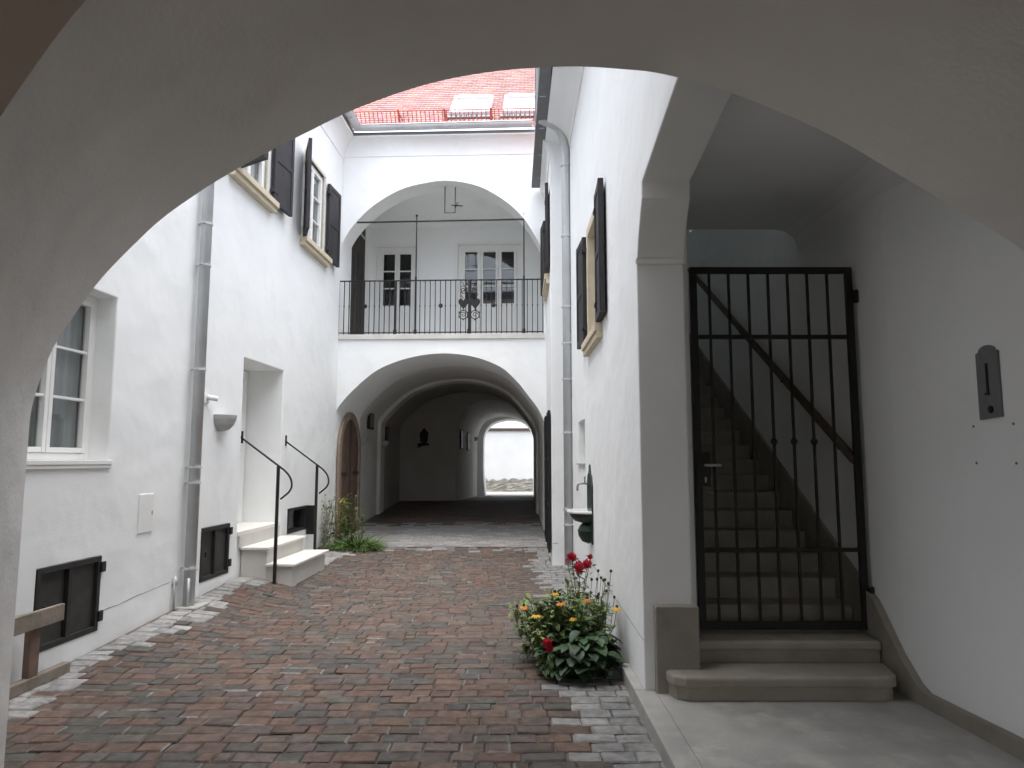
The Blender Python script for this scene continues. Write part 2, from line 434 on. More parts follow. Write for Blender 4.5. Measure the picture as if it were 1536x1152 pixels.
# passage floor sett lines are a second paving in the arch
mb = MB(); mb.cl = mb.bm.loops.layers.float_color.new('col')
y = 12.97
while y < 22.5:
    x = -3.42; 
    while x < .64:
        w = R.uniform(.22, .36); x1 = min(x+w, .66); c = R.choice(GREY) if y < 16.2+R.uniform(-.5, .5) else R.choice(PAL)
        j = R.uniform(.85, 1.1)*(1.25 if y < 16 else 1.3); c = tuple(q*j for q in c)
        dz = R.uniform(0, .006)
        mb.face([mb.v(x+.004, y+.004, gz(x, y)+.006+dz), mb.v(x1-.004, y+.004, gz(x, y)+.006+dz), mb.v(x1-.004, y+.19, gz(x, y+.19)+.006+dz), mb.v(x+.004, y+.19, gz(x, y+.19)+.006+dz)], c)
        x = x1
    y += .195
tag(mb.build('passage_paving', 'brick', recalc=False), kind='structure')

# raised landing of the entry with its kerb
mb = MB(); mb.box(1.0, 3.0, -7.5, 5.5, -.16, 0)
tag(mb.build('landing', 'landing', bevel=.003), kind='structure')
mb = MB(); mb.box(.855, .9985, -7.5, 5.095, -.2, .0015); mb.box(.855, .926, 5.099, 5.75, -.2, .003)
tag(mb.build('kerb', 'landing', bevel=.006), kind='structure')

# ------------------------------------------------------------------ gatehouse (the arch we stand under)
near = [(-2.55, 1.70), (-2.54, 1.90), (-2.465, 2.167), (-2.357, 2.366), (-2.226, 2.567), (-2.058, 2.76), (-1.903, 2.915), (-1.71, 3.062), (-1.55, 3.168), (-1.353, 3.284), (-1.136, 3.402), (-.844, 3.549), (-.476, 3.682), (-.104, 3.758), (.306, 3.787), (.604, 3.773), (.864, 3.738), (1.269, 3.613), (1.741, 3.397), (2.131, 3.155), (2.483, 2.93), (2.72, 2.775)]
near_s = cr(near, 8)
gh = thing('gatehouse', 'grey plastered gateway arch framing the whole view of the courtyard', 'gatehouse', (0, 3.1, -.1))
hole = [(2.72, -.25), (-2.55, -.25)]+near_s
def frontpt(x, z): return ((x*.81 if x < 0 else x), (1.8+(z-1.8)*1.25 if z > 1.8 else z))
bp = [(-4.6, -.3), (-2.55, -.3)]+near_s+[(2.95, 2.56), (2.95, -.3), (3.2, -.3), (3.2, 8.2), (-4.6, 8.2)]
fp = [(-4.6, -.3), (-2.065, -.3)]+[frontpt(*p) for p in near_s]+[(2.95, 2.75), (2.95, -.3), (3.2, -.3), (3.2, 8.2), (-4.6, 8.2)]
mb = MB(); va = [mb.v(x, 2.33, z) for x, z in fp]; vb = [mb.v(x, 3.7, z) for x, z in bp]; n = len(va)
for k in range(n): mb.face([va[k], va[(k+1) % n], vb[(k+1) % n], vb[k]])
for g in (va, vb): bmesh.ops.triangle_fill(mb.bm, edges=[mb.bm.edges.get((g[k], g[(k+1) % n])) for k in range(n)], use_beauty=True)
mb.build('arch', 'plaster_in', gh, bevel=.02, seg=3, smooth='auto')
mb = MB(); mb.box(-3.5, -3.2, -7.5, 2.325, -.3, 4.9); mb.box(2.72, 3.2, -7.5, .48, -.3, 4.9); mb.prism([[(-3.5, -.3), (-2.3, -.3)]+[(-.3+2.0*math.cos(PI-PI*k/16), 2.0+1.6*math.sin(PI*k/16)) for k in range(17)]+[(1.7, -.3), (3.2, -.3), (3.2, 4.9), (-3.5, 4.9)]], -7.8, -7.5)  # unseen rear wall, its arched opening added to let in more light
mb.build('wall', 'ochre', gh)
vp = [(-3.2, 2.6)]+[(-3.2+5.92*k/16, 2.6+1.75*math.sin(PI*k/16)) for k in range(1, 16)]+[(2.72, 2.6), (2.72, 4.9), (-3.2, 4.9)]
mb = MB(); mb.prism([vp], -7.5, 2.325); mb.build('vault', 'ochre', gh)
mb = MB(); mb.prism([[(-4.7, 8.2), (3.3, 8.2), (3.3, 8.5), (-4.7, 8.5)]], -8, 3.75); mb.build('roof_slab', 'zinc_dark', gh)

# ------------------------------------------------------------------ left house
lh = thing('house', 'white plastered house along the left side, with cellar windows and a stepped doorway', 'house', fL(8.5, 0, 0))
H_L = dict(w1=(5.30, 6.45, 1.56, 3.11), c1=(5.63, 6.44, .09, .74), c2=(8.31, 9.05, .185, .80), c3=(11.10, 11.98, .45, .835), dr=(9.28, 10.72, .66, 2.967), w2=(8.72, 9.80, 5.36, 6.78), w3=(11.36, 12.43, 5.285, 6.78))
mb = MB(fL)
mb.prism([rect(3.70, 13.56, -.35, 8.0)]+[rect(*h) for h in H_L.values()], 0, -.62)
mb.build('wall', 'plaster', lh, bevel=.012)
for a, b in ((6.50, 7.66), (8.12, 8.26)):    # plaster edge above the base, its shadow drawn as a grey strip
    mb = MB(fL); n = 14; pts = [(a+(b-a)*k/n, .24+.055*(a+(b-a)*k/n-6.5)+R.uniform(-.004, .004)) for k in range(n+1)]
    mb.prism([pts+[(u, z+R.uniform(.004, .010)) for u, z in pts[::-1]]], -.004, .0015); mb.build('joint_shadow', 'joint_shadow', lh)
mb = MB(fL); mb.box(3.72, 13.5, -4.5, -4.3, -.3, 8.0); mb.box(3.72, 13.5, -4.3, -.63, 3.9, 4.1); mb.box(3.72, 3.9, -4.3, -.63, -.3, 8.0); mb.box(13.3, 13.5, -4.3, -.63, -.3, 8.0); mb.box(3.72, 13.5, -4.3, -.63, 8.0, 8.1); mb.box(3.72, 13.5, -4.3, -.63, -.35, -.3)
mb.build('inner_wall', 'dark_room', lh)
w = window(fL, 5.30, 6.45, 1.60, 3.11, -.20, lh, 3, 2, curtain=True); sill(fL, 5.26, 6.48, 1.525, 1.60, .03, w, 'white_paint', back=-.19)
w = window(fL, 8.72, 9.80, 5.36, 6.78, -.055, lh, 3, 2, curtain=True)
surround(fL, 8.72, 9.80, 5.36, 6.78, .05, .012, w, 'pale_stone', back=-.05); sill(fL, 8.56, 9.98, 5.21, 5.36, .13, w)
shutter(fL, 9.90, 1, .60, 5.34, 6.76, .10, w); shutter(fL, 8.70, -1, .58, 5.34, 6.76, 1.05, w)
w = window(fL, 11.36, 12.43, 5.285, 6.78, -.055, lh, 3, 2, curtain=True)
surround(fL, 11.36, 12.43, 5.285, 6.78, .05, .012, w, 'pale_stone', back=-.05); sill(fL, 11.22, 12.62, 5.13, 5.285, .13, w)
shutter(fL, 12.52, 1, .60, 5.27, 6.70, .06, w); shutter(fL, 11.30, -1, .56, 5.27, 6.76, .42, w)
cellar(fL, 5.63, 6.44, .09, .74, lh); cellar(fL, 8.31, 9.05, .185, .80, lh); 
c3 = MB(fL); c3.box(11.10, 11.14, -.2, .006, .45, .835).box(11.94, 11.98, -.2, .006, .45, .835).box(11.14, 11.94, -.2, .005, .80, .835).box(11.14, 11.94, -.2, .005, .45, .48)
c3o = c3.build('cellar_window', 'iron_grey', lh); c3l = MB(lambda a, b, c: fL(11.97+.10*b+.02*a, .01+a, c)); c3l.box(0, .13, -.12, .12, .36, .84); c3l.build('hatch_leaf', 'iron', c3o, bevel=.003)
mb = MB(fL); mb.box(9.30, 10.70, -.60, -.55, .66, 2.95); 
do = mb.build('door', 'white_paint', lh); mb = MB(fL)
for a in (9.42, 10.06): mb.box(a, a+.5, -.548, -.535, .9, 1.6); mb.box(a, a+.5, -.548, -.535, 1.75, 2.75)
mb.build('door_panel', 'white_paint', do, bevel=.004)
mb = MB(fL); mb.tube([(10.0, -.545, 1.7), (10.0, -.50, 1.7), (9.88, -.50, 1.7)], .01, 6); mb.build('handle', 'brass', do)
mb = MB(fL); mb.box(9.28, 10.72, -.62, .012, .60, .665); mb.build('doorstep', 'slab_white', lh, bevel=.006)
mb = MB(fL); mb.box(6.98, 7.24, -.01, .012, .88, 1.26); hx = mb.build('meter_hatch', 'white_paint', lh, bevel=.004)
mb = MB(fL); mb.box(7.205, 7.215, .012, .02, 1.05, 1.09); mb.build('keyhole', 'lamp', hx)
cove(fL, 3.72, 13.56, 7.62, 8.0, .24, lh)
gutter([fL(3.75, .34, 8.17), fL(13.20, .34, 8.17)], .085, lh)
roof(lambda u, r, z: fL(u, .30-r, z), 3.75, 13.3, 0, 8.14, .8, 3.0, lh)
mb = MB(fL); mb.prism([rect(3.72, 13.5, 8.05, 8.12)], .26, -5); mb.build('roof_slab', 'zinc_dark', lh)
# left downpipe and its brackets
dp = MB(fL); dp.tube([(7.88, .10, .02), (7.88, .10, 7.6), (7.88, .16, 7.75), (7.88, .34, 8.12)], .062, 14)
dp.tube([(7.80, .13, .02), (7.80, .13, .32)], .016, 8); dp.tube([(7.70, .03, .02), (7.70, .03, .36)], .013, 8); dp.box(7.69, 7.715, .0, .05, .26, .34)
dpo = dp.build('downpipe', 'zinc', lh, smooth=True)
for z in (.42, 1.35, 1.52, 2.62, 3.83, 4.32, 5.6):
    b = MB(fL); b.lathe([(.064, z-.012), (.070, z-.012), (.070, z+.012), (.064, z+.012)], 7.88, .10, 16); b.box(7.865, 7.895, 0, .04, z-.01, z+.01); b.box(7.79, 7.82, .08, .12, z-.012, z+.012); b.build('bracket', 'zinc', dpo)
mb = MB(fL); mb.box(7.72, 8.10, .01, .26, gz(-3.5, 7.9)-.05, .022); mb.build('drain_block', 'landing', lh, bevel=.01)

# steps with pale slabs
st = thing('stone_steps', 'three pale stone steps leading up to the left doorway', 'steps', fL(10.1, .3, .05))
mb = MB(fL); mb.box(9.40, 10.80, .014, .36, -.1, .425); mb.box(9.40, 10.80, .36, .70, -.1, .215); mb.build('base', 'riser', st, bevel=.006)
mb = MB(fL); mb.box(9.36, 10.85, .014, .40, .425, .46); mb.build('tread', 'slab_white', st, bevel=.006)
mb = MB(fL); mb.box(9.36, 10.85, .36, .745, .215, .25); mb.build('tread', 'slab_white', st, bevel=.006)
mb = MB(fL); mb.box(9.30, 10.70, .014, .03, .46, .62); mb.build('riser', 'riser', st)
def handrail(u, label):
    h = thing('handrail', label, 'handrail', fL(u, .5, .05), 'handrails of the doorway steps')
    mb = MB(fL); mb.box(u-.018, u+.018, .49, .526, gz(-3.0, u)-.02, 1.52); mb.build('post', 'iron', h, bevel=.003)
    mb = MB(fL)
    pts = [(u, 0, 1.90), (u, .03, 1.87), (u, .508, 1.525), (u, .60, 1.455), (u, .67, 1.37), (u, .695, 1.27), (u, .665, 1.19), (u, .60, 1.13), (u, .55, 1.09)]
    mb.tube(cr(pts, 4), .013, 8); mb.build('rail', 'iron', h, smooth=True)
    mb = MB(fL); mb.box(u-.02, u+.02, 0, .014, 1.82, 1.98); mb.build('wall_plate', 'iron', h)
handrail(9.30, 'black iron handrail with curled end, on the near side of the pale doorway steps')
handrail(10.90, 'black iron handrail with curled end, on the far side of the steps by the grass')

def bowl_lamp(f, u, z, r, label, parent=None):
    o = thing('wall_lamp', label, 'lamp', f(u, .0, z), 'bowl wall lamps')
    prof = [(r*.28, z-r*1.02), (r*.55, z-r*.92), (r*.82, z-r*.62), (r*.96, z-r*.25), (r, z), (r*.95, z), (r*.9, z-.02)]
    mb = MB(f); mb.lathe(prof, u, 0.004, 20, 0, PI); mb.build('shade', 'lamp', o, smooth=False)
    return o
bowl_lamp(fL, 8.66, 2.15, .19, 'grey half-bowl wall lamp on the sunlit left wall beside the doorway')
sn = thing('security_camera', 'small white camera fixed on the left wall above the bowl lamp', 'camera', fL(8.25, 0, 2.30))
mb = MB(fL); mb.box(8.19, 8.31, 0, .02, 2.27, 2.37); mb.build('base', 'white_paint', sn, bevel=.004)
mb = MB(fL); mb.tube([(8.26, .02, 2.34), (8.30, .13, 2.32)], .032, 10); mb.build('body', 'enamel', sn)

# ------------------------------------------------------------------ rear house with loggia and passage
rh = thing('house', 'white house at the end of the courtyard, with loggia, arched passage and red roof', 'house', fF(-1.4, 0, 0))
low = cr([(-3.42, 2.45), (-3.40, 2.58), (-3.27, 2.76), (-3.089, 2.955), (-2.768, 3.245), (-2.444, 3.435), (-1.924, 3.60), (-1.337, 3.665), (-.751, 3.596), (-.232, 3.397), (.09, 3.115), (.282, 2.876), (.474, 2.62), (.60, 2.38), (.63, 2.2)], 4)
up = cr([(-3.44, 5.50), (-3.43, 5.70), (-3.363, 5.935), (-3.17, 6.261), (-2.776, 6.660), (-2.244, 6.982), (-1.709, 7.121), (-1.24, 7.155), (-.638, 7.02), (-.106, 6.695), (.224, 6.362), (.421, 6.05), (.577, 5.74), (.62, 5.45)], 4)
mb = MB(fF)
outl = [(-4.8, -.35), (-3.42, -.35)]+low+[(.63, -.35), (1.6, -.35), (1.6, 8.0), (-4.8, 8.0)]
mb.prism([outl, [(-3.44, 4.04)]+up+[(.62, 4.04)]], 0, -.55)
mb.build('wall', 'plaster', rh, bevel=.018, seg=3, smooth='auto')
def vaultseg(y0, y1, prof, name='passage_vault', m='plaster', x0=-4.8, x1=1.6, ztop=3.93):
    mb = MB(); mb.prism([[(x0, -.35), (prof[0][0], -.35)]+prof+[(prof[-1][0], -.35), (x1, -.35), (x1, ztop), (x0, ztop)]], y0, y1)
    return mb.build(name, m, rh, bevel=.012, smooth='auto')
low_w = [(x*1.015+.012, z+.06 if z > 2.46 else z) for x, z in low]
fr = MB(fF); fr.prism([[(-4.8, -.35), (-3.42, -.35)]+low+[(.63, -.35), (1.6, -.35), (1.6, 3.93), (-4.8, 3.93)]], -.552, -1.85); fr.build('passage_vault', 'plaster', rh, smooth='auto')
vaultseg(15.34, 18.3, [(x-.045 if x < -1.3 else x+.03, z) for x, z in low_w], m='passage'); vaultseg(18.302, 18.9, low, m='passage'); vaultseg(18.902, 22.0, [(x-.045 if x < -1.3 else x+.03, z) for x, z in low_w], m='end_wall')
t2 = cr([(-1.74, 2.2), (-1.73, 2.55), (-1.62, 2.95), (-1.38, 3.28), (-1.0, 3.46), (-.66, 3.5), (-.3, 3.46), (.15, 3.32), (.48, 3.05), (.68, 2.65), (.72, 2.2)], 4)
def tun(y0, y1, s0, s1, m='plaster_in'):
    mb = MB()
    A = [(x, y0, z) for x, z in [(s0[0][0], -.35)]+s0+[(s0[-1][0], -.35), (1.6, -.35), (1.6, 3.93), (-4.8, 3.93), (-4.8, -.35)]]
    B = [(x, y1, z) for x, z in [(s1[0][0], -.35)]+s1+[(s1[-1][0], -.35), (1.6, -.35), (1.6, 3.93), (-4.8, 3.93), (-4.8, -.35)]]
    va = [mb.v(*p) for p in A]; vb = [mb.v(*p) for p in B]; n = len(va)
    for k in range(n): mb.face([va[k], va[(k+1) % n], vb[(k+1) % n], vb[k]])
    for g in (va, vb):
        es = [mb.bm.edges.get((g[k], g[(k+1) % n])) for k in range(n)]
        bmesh.ops.triangle_fill(mb.bm, edges=es, use_beauty=True)
    return mb.build('passage_vault', m, rh, smooth='auto')
t3 = [(-1.5+(x+1.74)*2.46/2.46*1.02, z-.03) for x, z in t2]
tun(22.05, 30.5, t2, t3, 'passage')
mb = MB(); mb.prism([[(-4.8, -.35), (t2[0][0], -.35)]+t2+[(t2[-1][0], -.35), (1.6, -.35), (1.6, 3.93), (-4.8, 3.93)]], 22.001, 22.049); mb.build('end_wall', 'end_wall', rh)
t4 = cr([(-1.13, -.2), (-1.24, .9), (-1.25, 2.3), (-1.22, 2.65), (-1.08, 2.98), (-.8, 3.22), (-.4, 3.35), (0, 3.38), (.4, 3.32), (.72, 3.1), (.93, 2.75), (.97, 2.3), (.97, -.2)], 4)
mb = MB(); mb.prism([[(-4.8, -.35), (-1.13, -.35)]+t4+[(.97, -.35), (1.6, -.35), (1.6, 3.93), (-4.8, 3.93)]], 30.502, 32.4); mb.build('passage_vault', 'plaster', rh, bevel=.02, smooth='auto')
mb = MB(fF); mb.box(-3.44, .62, -2.5, .035, 3.945, 4.045); mb.build('balcony_slab', mat('grey_slab_edge', (.58, .57, .54), .85, .1, 5, .2, 40), rh, bevel=.006)
# loggia room
mb = MB(fF)
mb.prism([rect(-4.8, 1.6, 4.047, 7.6), rect(-3.27, -2.32, 4.05, 6.56), rect(-1.36, .10, 4.05, 6.60)], -2.42, -2.72)
mb.build('loggia_wall', 'plaster', rh, bevel=.008)
mb = MB(fF); mb.box(-4.8, -3.44, -2.418, -1.95, 4.047, 7.6); mb.box(-4.8, -3.44, -.90, -.552, 4.047, 7.6); mb.box(-4.8, -3.44, -1.95, -.90, 6.98, 7.6)
mb.build('loggia_wall', 'plaster', rh); mb = MB(fF); mb.box(.62, 1.6, -2.418, -.552, 4.047, 7.6)
mb.build('loggia_wall', 'plaster', rh)
mb = MB(fF); 
V = [mb.v(-3.6, -.552, 7.17), mb.v(.75, -.552, 7.17), mb.v(.75, -2.419, 7.02), mb.v(-3.6, -2.419, 7.02), mb.v(-3.6, -.552, 7.4), mb.v(.75, -.552, 7.4), mb.v(.75, -2.419, 7.4), mb.v(-3.6, -2.419, 7.4)]
for q in ((0, 1, 2, 3), (4, 7, 6, 5), (0, 4, 5, 1), (1, 5, 6, 2), (2, 6, 7, 3), (3, 7, 4, 0)): mb.face([V[i] for i in q])
mb.build('loggia_ceiling', 'plaster', rh)
w = window(fF, -3.27, -2.32, 4.05, 6.56, -2.50, rh, 3, 2, fw=.09, sash=.055, name='glazed_door', low_panel=.98); surround(fF, -3.27, -2.32, 4.05, 6.56, .06, -2.40, w, 'white_paint', back=-2.43)
w = window(fF, -1.36, .10, 4.05, 6.60, -2.50, rh, 3, 3, fw=.09, sash=.065, name='glazed_door', low_panel=1.0, curtain=False); surround(fF, -1.36, .10, 4.05, 6.60, .06, -2.40, w, 'white_paint', back=-2.43)
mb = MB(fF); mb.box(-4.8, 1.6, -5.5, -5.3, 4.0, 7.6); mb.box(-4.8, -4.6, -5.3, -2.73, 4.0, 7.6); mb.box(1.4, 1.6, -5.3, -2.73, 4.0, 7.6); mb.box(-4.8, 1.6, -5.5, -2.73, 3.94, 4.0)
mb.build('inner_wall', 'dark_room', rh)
# dark timber door in the loggia's left wall
mb = MB(fF); mb.box(-3.50, -3.425, -1.95, -.90, 4.047, 6.98)
dd = mb.build('timber_door', 'door_dark', rh); tag(dd, 'dark timber door at the left end of the loggia')
mb = MB(fF)
for q in (-1.9, -1.58, -1.25): mb.box(-3.424, -3.41, q, q+.24, 4.1, 6.1)
mb.build('plank', 'door_dark', dd); mb = MB(fF); mb.prism([[(-3.41, 6.55), (-3.41, 6.61), (-3.40, 6.61), (-3.40, 6.55)]], -1.9, -.95); mb.build('strap', 'lamp', dd)
# brown arched door in the passage wall
def archpts(u0, u1, z0, zs, zt, n=14):
    c, r = (u0+u1)/2, (u1-u0)/2
    return [(u0, z0), (u1, z0)]+[(c+r*math.cos(PI*k/n), zs+(zt-zs)*math.sin(PI*k/n)) for k in range(n+1)]
mb = MB(fP); mb.prism([archpts(13.66, 15.28, .02, 1.72, 2.58), archpts(13.82, 15.12, .05, 1.72, 2.44)], .0, .05)
ds = mb.build('stone_door_surround', mat('pinkish_stone', (.27, .20, .155), .85, .12, 7, .3, 40), rh, bevel=.006)
ad = MB(fP); ad.prism([archpts(13.82, 15.12, .05, 1.72, 2.44)], -.01, .02); ado = ad.build('arched_door', 'door_brown', rh)
mb = MB(fP)
for a, b in ((13.84, 14.44), (14.50, 15.10)):
    n = 3; w_ = (b-a)/n
    for k in range(n):
        u = a+k*w_; uc = min(max((u+w_/2-14.47)/.65, -1), 1); zt = 1.72+.70*math.sqrt(max(0, 1-uc*uc))-.06
        mb.box(u+.006, u+w_-.006, .02, .032, .08, zt)
mb.build('plank', 'door_brown', ado)
mb = MB(fP); mb.box(14.44, 14.50, .02, .045, .06, 2.40); mb.build('meeting_rail', 'door_dark', ado)
for u0, u1 in ((13.83, 14.20), (14.72, 15.11)):
    mb = MB(fP); mb.box(u0, u1, .032, .05, 1.30, 1.36); mb.build('strap_hinge', 'iron', ado)
cove(fF, -3.40, .62, 7.68, 8.0, .22, rh)
gutter([fF(-3.10, .31, 8.16), fF(.40, .31, 8.18)], .085, rh)
froof = lambda u, r, z: fF(u, .26-r, z)
roof(froof, -4.8, 2.2, 0, 8.10, .9, 7.0, rh)
mb = MB(fF); mb.prism([rect(-4.8, 1.6, 8.02, 8.08)], .24, -6); mb.build('roof_slab', 'zinc_dark', rh)
mb = MB(lambda a, b, c: fF(b, a, c)); mb.prism([[(-5.0, 7.6), (-5.0, 8.0), (-.56, 8.0), (-.56, 7.6)]], -4.8, 1.6); mb.build('attic_wall', 'dark_room', rh)
# skylights lying on the roof slope
def roofpt(u, r, h): # r along the run, h above the tiles
    n = 1/math.sqrt(1+.81); return froof(u, r-.9*n*h, 8.10+.9*r+n*h+.03)
def skylight(u0, u1, r0, r1):
    mb = MB(lambda a, b, c: roofpt(a, b, c)); w = .075
    mb.box(u0, u0+w, r0, r1, -.03, .10).box(u1-w, u1, r0, r1, -.03, .10).box(u0+w, u1-w, r0, r0+w, -.03, .09).box(u0+w, u1-w, r1-w*1.6, r1, -.03, .11)
    o = mb.build('skylight', mat('skylight_frame', (.62, .62, .62), .5, .05, 9), rh, bevel=.006)
    mb = MB(roofpt); mb.box(u0+w, u1-w, r0+w, r1-w*1.6, .03, .05); mb.build('pane', 'glass_sky', o)
    mb = MB(roofpt); n = 9
    for k in range(n):
        a = u0-.04+(u1-u0+.08)*k/n; mb.box(a, a+(u1-u0+.08)/n-.02, r0-.14, r0, -.005, .035)
    mb.build('apron', 'zinc_dark', o)
skylight(-1.31, -.47, .62, 1.62); skylight(-.21, .63, .62, 1.62)
sg = MB(roofpt)
for h in (.03, .26): sg.tube([(-3.3, .24, h), (.75, .24, h)], .012, 6)
k = -3.3
while k < .75: sg.tube([(k, .24, .03), (k, .24, .26)], .009, 5); k += .087
sg.build('snow_guard', 'red_metal', rh)
k = -3.2
while k < .7:
    b = MB(roofpt); b.tube([(k, .24, -.01), (k, .24, .29)], .02, 6); b.tube([(k, .24, .22), (k, .50, .0)], .014, 6); b.build('snow_guard_bracket', 'red_metal', rh); k += .93
mb = MB(roofpt); mb.box(-3.12, -2.74, .02, .20, .012, .03); mb.build('flashing', 'white_paint', rh)

# balcony railing
br = thing('balcony_railing', 'black wrought iron railing with heart ornaments across the loggia', 'railing', fF(-1.4, -.03, 4.045))
v0 = -.02
mb = MB(fF); mb.box(-3.43, .61, v0-.018, v0+.018, 5.115, 5.135); mb.build('top_rail', 'iron', br, bevel=.003)
mb = MB(fF); mb.box(-3.43, .61, v0-.012, v0+.012, 4.075, 4.093); mb.build('bottom_rail', 'iron', br)
n = 41; base = None
posts = (-2.30, -1.90, -.84, .235)
for k in range(n):
    u = -3.42+k*(4.02/(n-1))
    if min(abs(u-p) for p in posts) < .03: continue
    if base is None:
        mb = MB(fF); mb.box(u-.0075, u+.0075, v0-.0075, v0+.0075, 4.045, 5.115); mb.box(u-.011, u+.011, v0-.011, v0+.011, 4.60, 4.625); base = mb.build('baluster', 'iron', br); b0 = base.location.copy(); u_0 = u
    else:
        c = base.copy(); COL.objects.link(c); c.parent = br; c.location = b0+Vector((u-u_0, -.0417*(u-u_0), 0)); ORG[c] = ORG[base]
for u, zt, w_ in ((-2.30, 5.12, .02), (-1.90, 6.42, .017), (-.84, 5.13, .022), (.235, 6.42, .017)):
    mb = MB(fF); mb.box(u-w_, u+w_, v0-w_, v0+w_, 4.045, zt if zt < 6 else 5.2)
    if zt > 6: mb.tube([(u, v0, 5.2), (u, v0, 6.44)], .013, 6); mb.sphere((u, v0, 6.45), .025)
    mb.box(u-w_*1.5, u+w_*1.5, v0-w_*1.5, v0+w_*1.5, 4.046, 4.14)
    mb.build('post', 'iron', br)
mb = MB(fF); mb.tube([(-3.10, v0, 6.325), (.33, v0, 6.345)], .017, 6); mb.build('cross_bar', 'iron', br)
for u in (-2.9, -1.40, -.36):
    mb = MB(fF)
    for q in range(6): mb.sphere((u+.028*math.cos(q*PI/3), v0+.012, 4.612+.028*math.sin(q*PI/3)), .02, 6, 4)
    mb.sphere((u, v0+.016, 4.612), .02, 6, 4); mb.build('rosette', 'iron', br)
for s_ in (-1, 1):
    hc = -.84+s_*.115
    pts = []
    for k in range(24):
        t = 2*PI*k/24; pts.append((hc+.0065*16*math.sin(t)**3*.95, 4.66+.0078*(13*math.cos(t)-5*math.cos(2*t)-2*math.cos(3*t)-math.cos(4*t))))
    mb = MB(fF); mb.prism([pts], v0-.008, v0+.008); mb.build('heart', 'iron', br)
    mb = MB(fF); mb.tube([(hc+.085*math.cos(2*PI*k/20), v0, 4.43+.085*math.sin(2*PI*k/20)) for k in range(21)], .009, 5)
    sp = [(hc+s_*(.06-.05*k/14)*math.cos(k*.55), v0, 4.43+(.06-.05*k/14)*math.sin(k*.55)) for k in range(15)]
    mb.tube(sp, .007, 5)
    for k in range(6): mb.sphere((hc+.10*math.cos(k*PI/3+.5), v0, 4.43+.10*math.sin(k*PI/3+.5)), .014, 6, 4)
    mb.build('scroll', 'iron', br); mb = MB(fF)
    sp = [(hc+s_*(.075-.06*k/16)*math.cos(k*.6+1), v0, 4.92+(.09-.07*k/16)*math.sin(k*.6+1)) for k in range(17)]; mb.tube(sp, .007, 5)
    mb.tube([(hc, v0, 4.75), (hc+s_*.06, v0, 4.84), (hc-s_*.04, v0, 4.96), (hc+s_*.02, v0, 5.08)], .007, 5)
    mb.build('scroll', 'iron', br)
# lantern frame hanging in the loggia arch
lf = thing('lantern_frame', 'thin black iron lantern frame hanging under the loggia arch', 'lantern', fF(-1.27, -.3, 7.1))
mb = MB(fF); mb.tube([(-1.38, -.3, 7.16), (-1.38, -.3, 6.60), (-1.17, -.3, 6.60), (-1.17, -.3, 7.14)], .011, 5); mb.build('hanger', 'iron', lf)
mb = MB(fF); mb.tube([(-1.25, -.3, 6.76), (-1.02, -.3, 6.74)], .011, 5); mb.tube([(-1.17, -.3, 6.70), (-1.10, -.15, 6.76)], .009, 5); mb.build('arm', 'iron', lf)

# things on the passage walls
fQ = lambda u, v, z: (-3.47+v, u, z)
fR = lambda u, v, z: (-3.42+v, u, z)
bowl_lamp(fQ, 16.1, 2.12, .17, 'grey bowl lamp on the passage wall just behind the arched door')
bowl_lamp(fR, 18.6, 2.1, .17, 'grey bowl lamp on the passage wall deep in the shade')
def board(f, u0, u1, z0, z1, label, grp=None):
    o = thing('notice_board', label, 'board', f((u0+u1)/2, 0, z0), grp)
    mb = MB(f); mb.box(u0, u1, -.02, .045, z0, z1); mb.build('frame', 'door_dark', o, bevel=.004)
    mb = MB(f); mb.box(u0+.04, u1-.04, .045, .05, z0+.04, z1-.04); mb.build('panel', 'lamp_in', o)
    return o
board(fQ, 16.9, 17.4, 2.35, 2.85, 'dark framed board high on the passage wall above the first bowl lamp')
board(fQ, 19.1, 19.55, 2.0, 2.5, 'small dark board on the passage wall beside the far bowl lamp')
fE = lambda u, v, z: (u, 21.99-v, z)
wl = thing('wall_lantern', 'black wall lantern on a bracket on the dark end wall of the passage', 'lantern', fE(-2.75, 0, 1.9))
mb = MB(fE); mb.box(-2.95, -2.60, 0, .03, 2.05, 2.12); mb.tube([(-2.95, .02, 2.0), (-2.8, .2, 2.06), (-2.7, .25, 2.1)], .025, 6); mb.build('bracket', 'iron', wl)
mb = MB(fE); mb.lathe([(.05, 2.12), (.10, 2.18), (.13, 2.4), (.14, 2.43), (.05, 2.53), (.02, 2.58)], -2.73, .2, 6); mb.build('lantern_body', 'iron', wl)
fT = lambda u, v, z: (-1.74+.0275*(u-22)+v, u, z)
board(fT, 23.0, 23.6, 1.95, 2.6, 'narrow upright dark board in the far tunnel, nearer of two', None)
board(fT, 25.4, 26.1, 1.95, 2.6, 'narrow upright dark board in the far tunnel, closer to the daylight', None)
bowl_lamp(fT, 29.0, 2.55, .17, 'small bowl lamp by the bright far end of the tunnel')

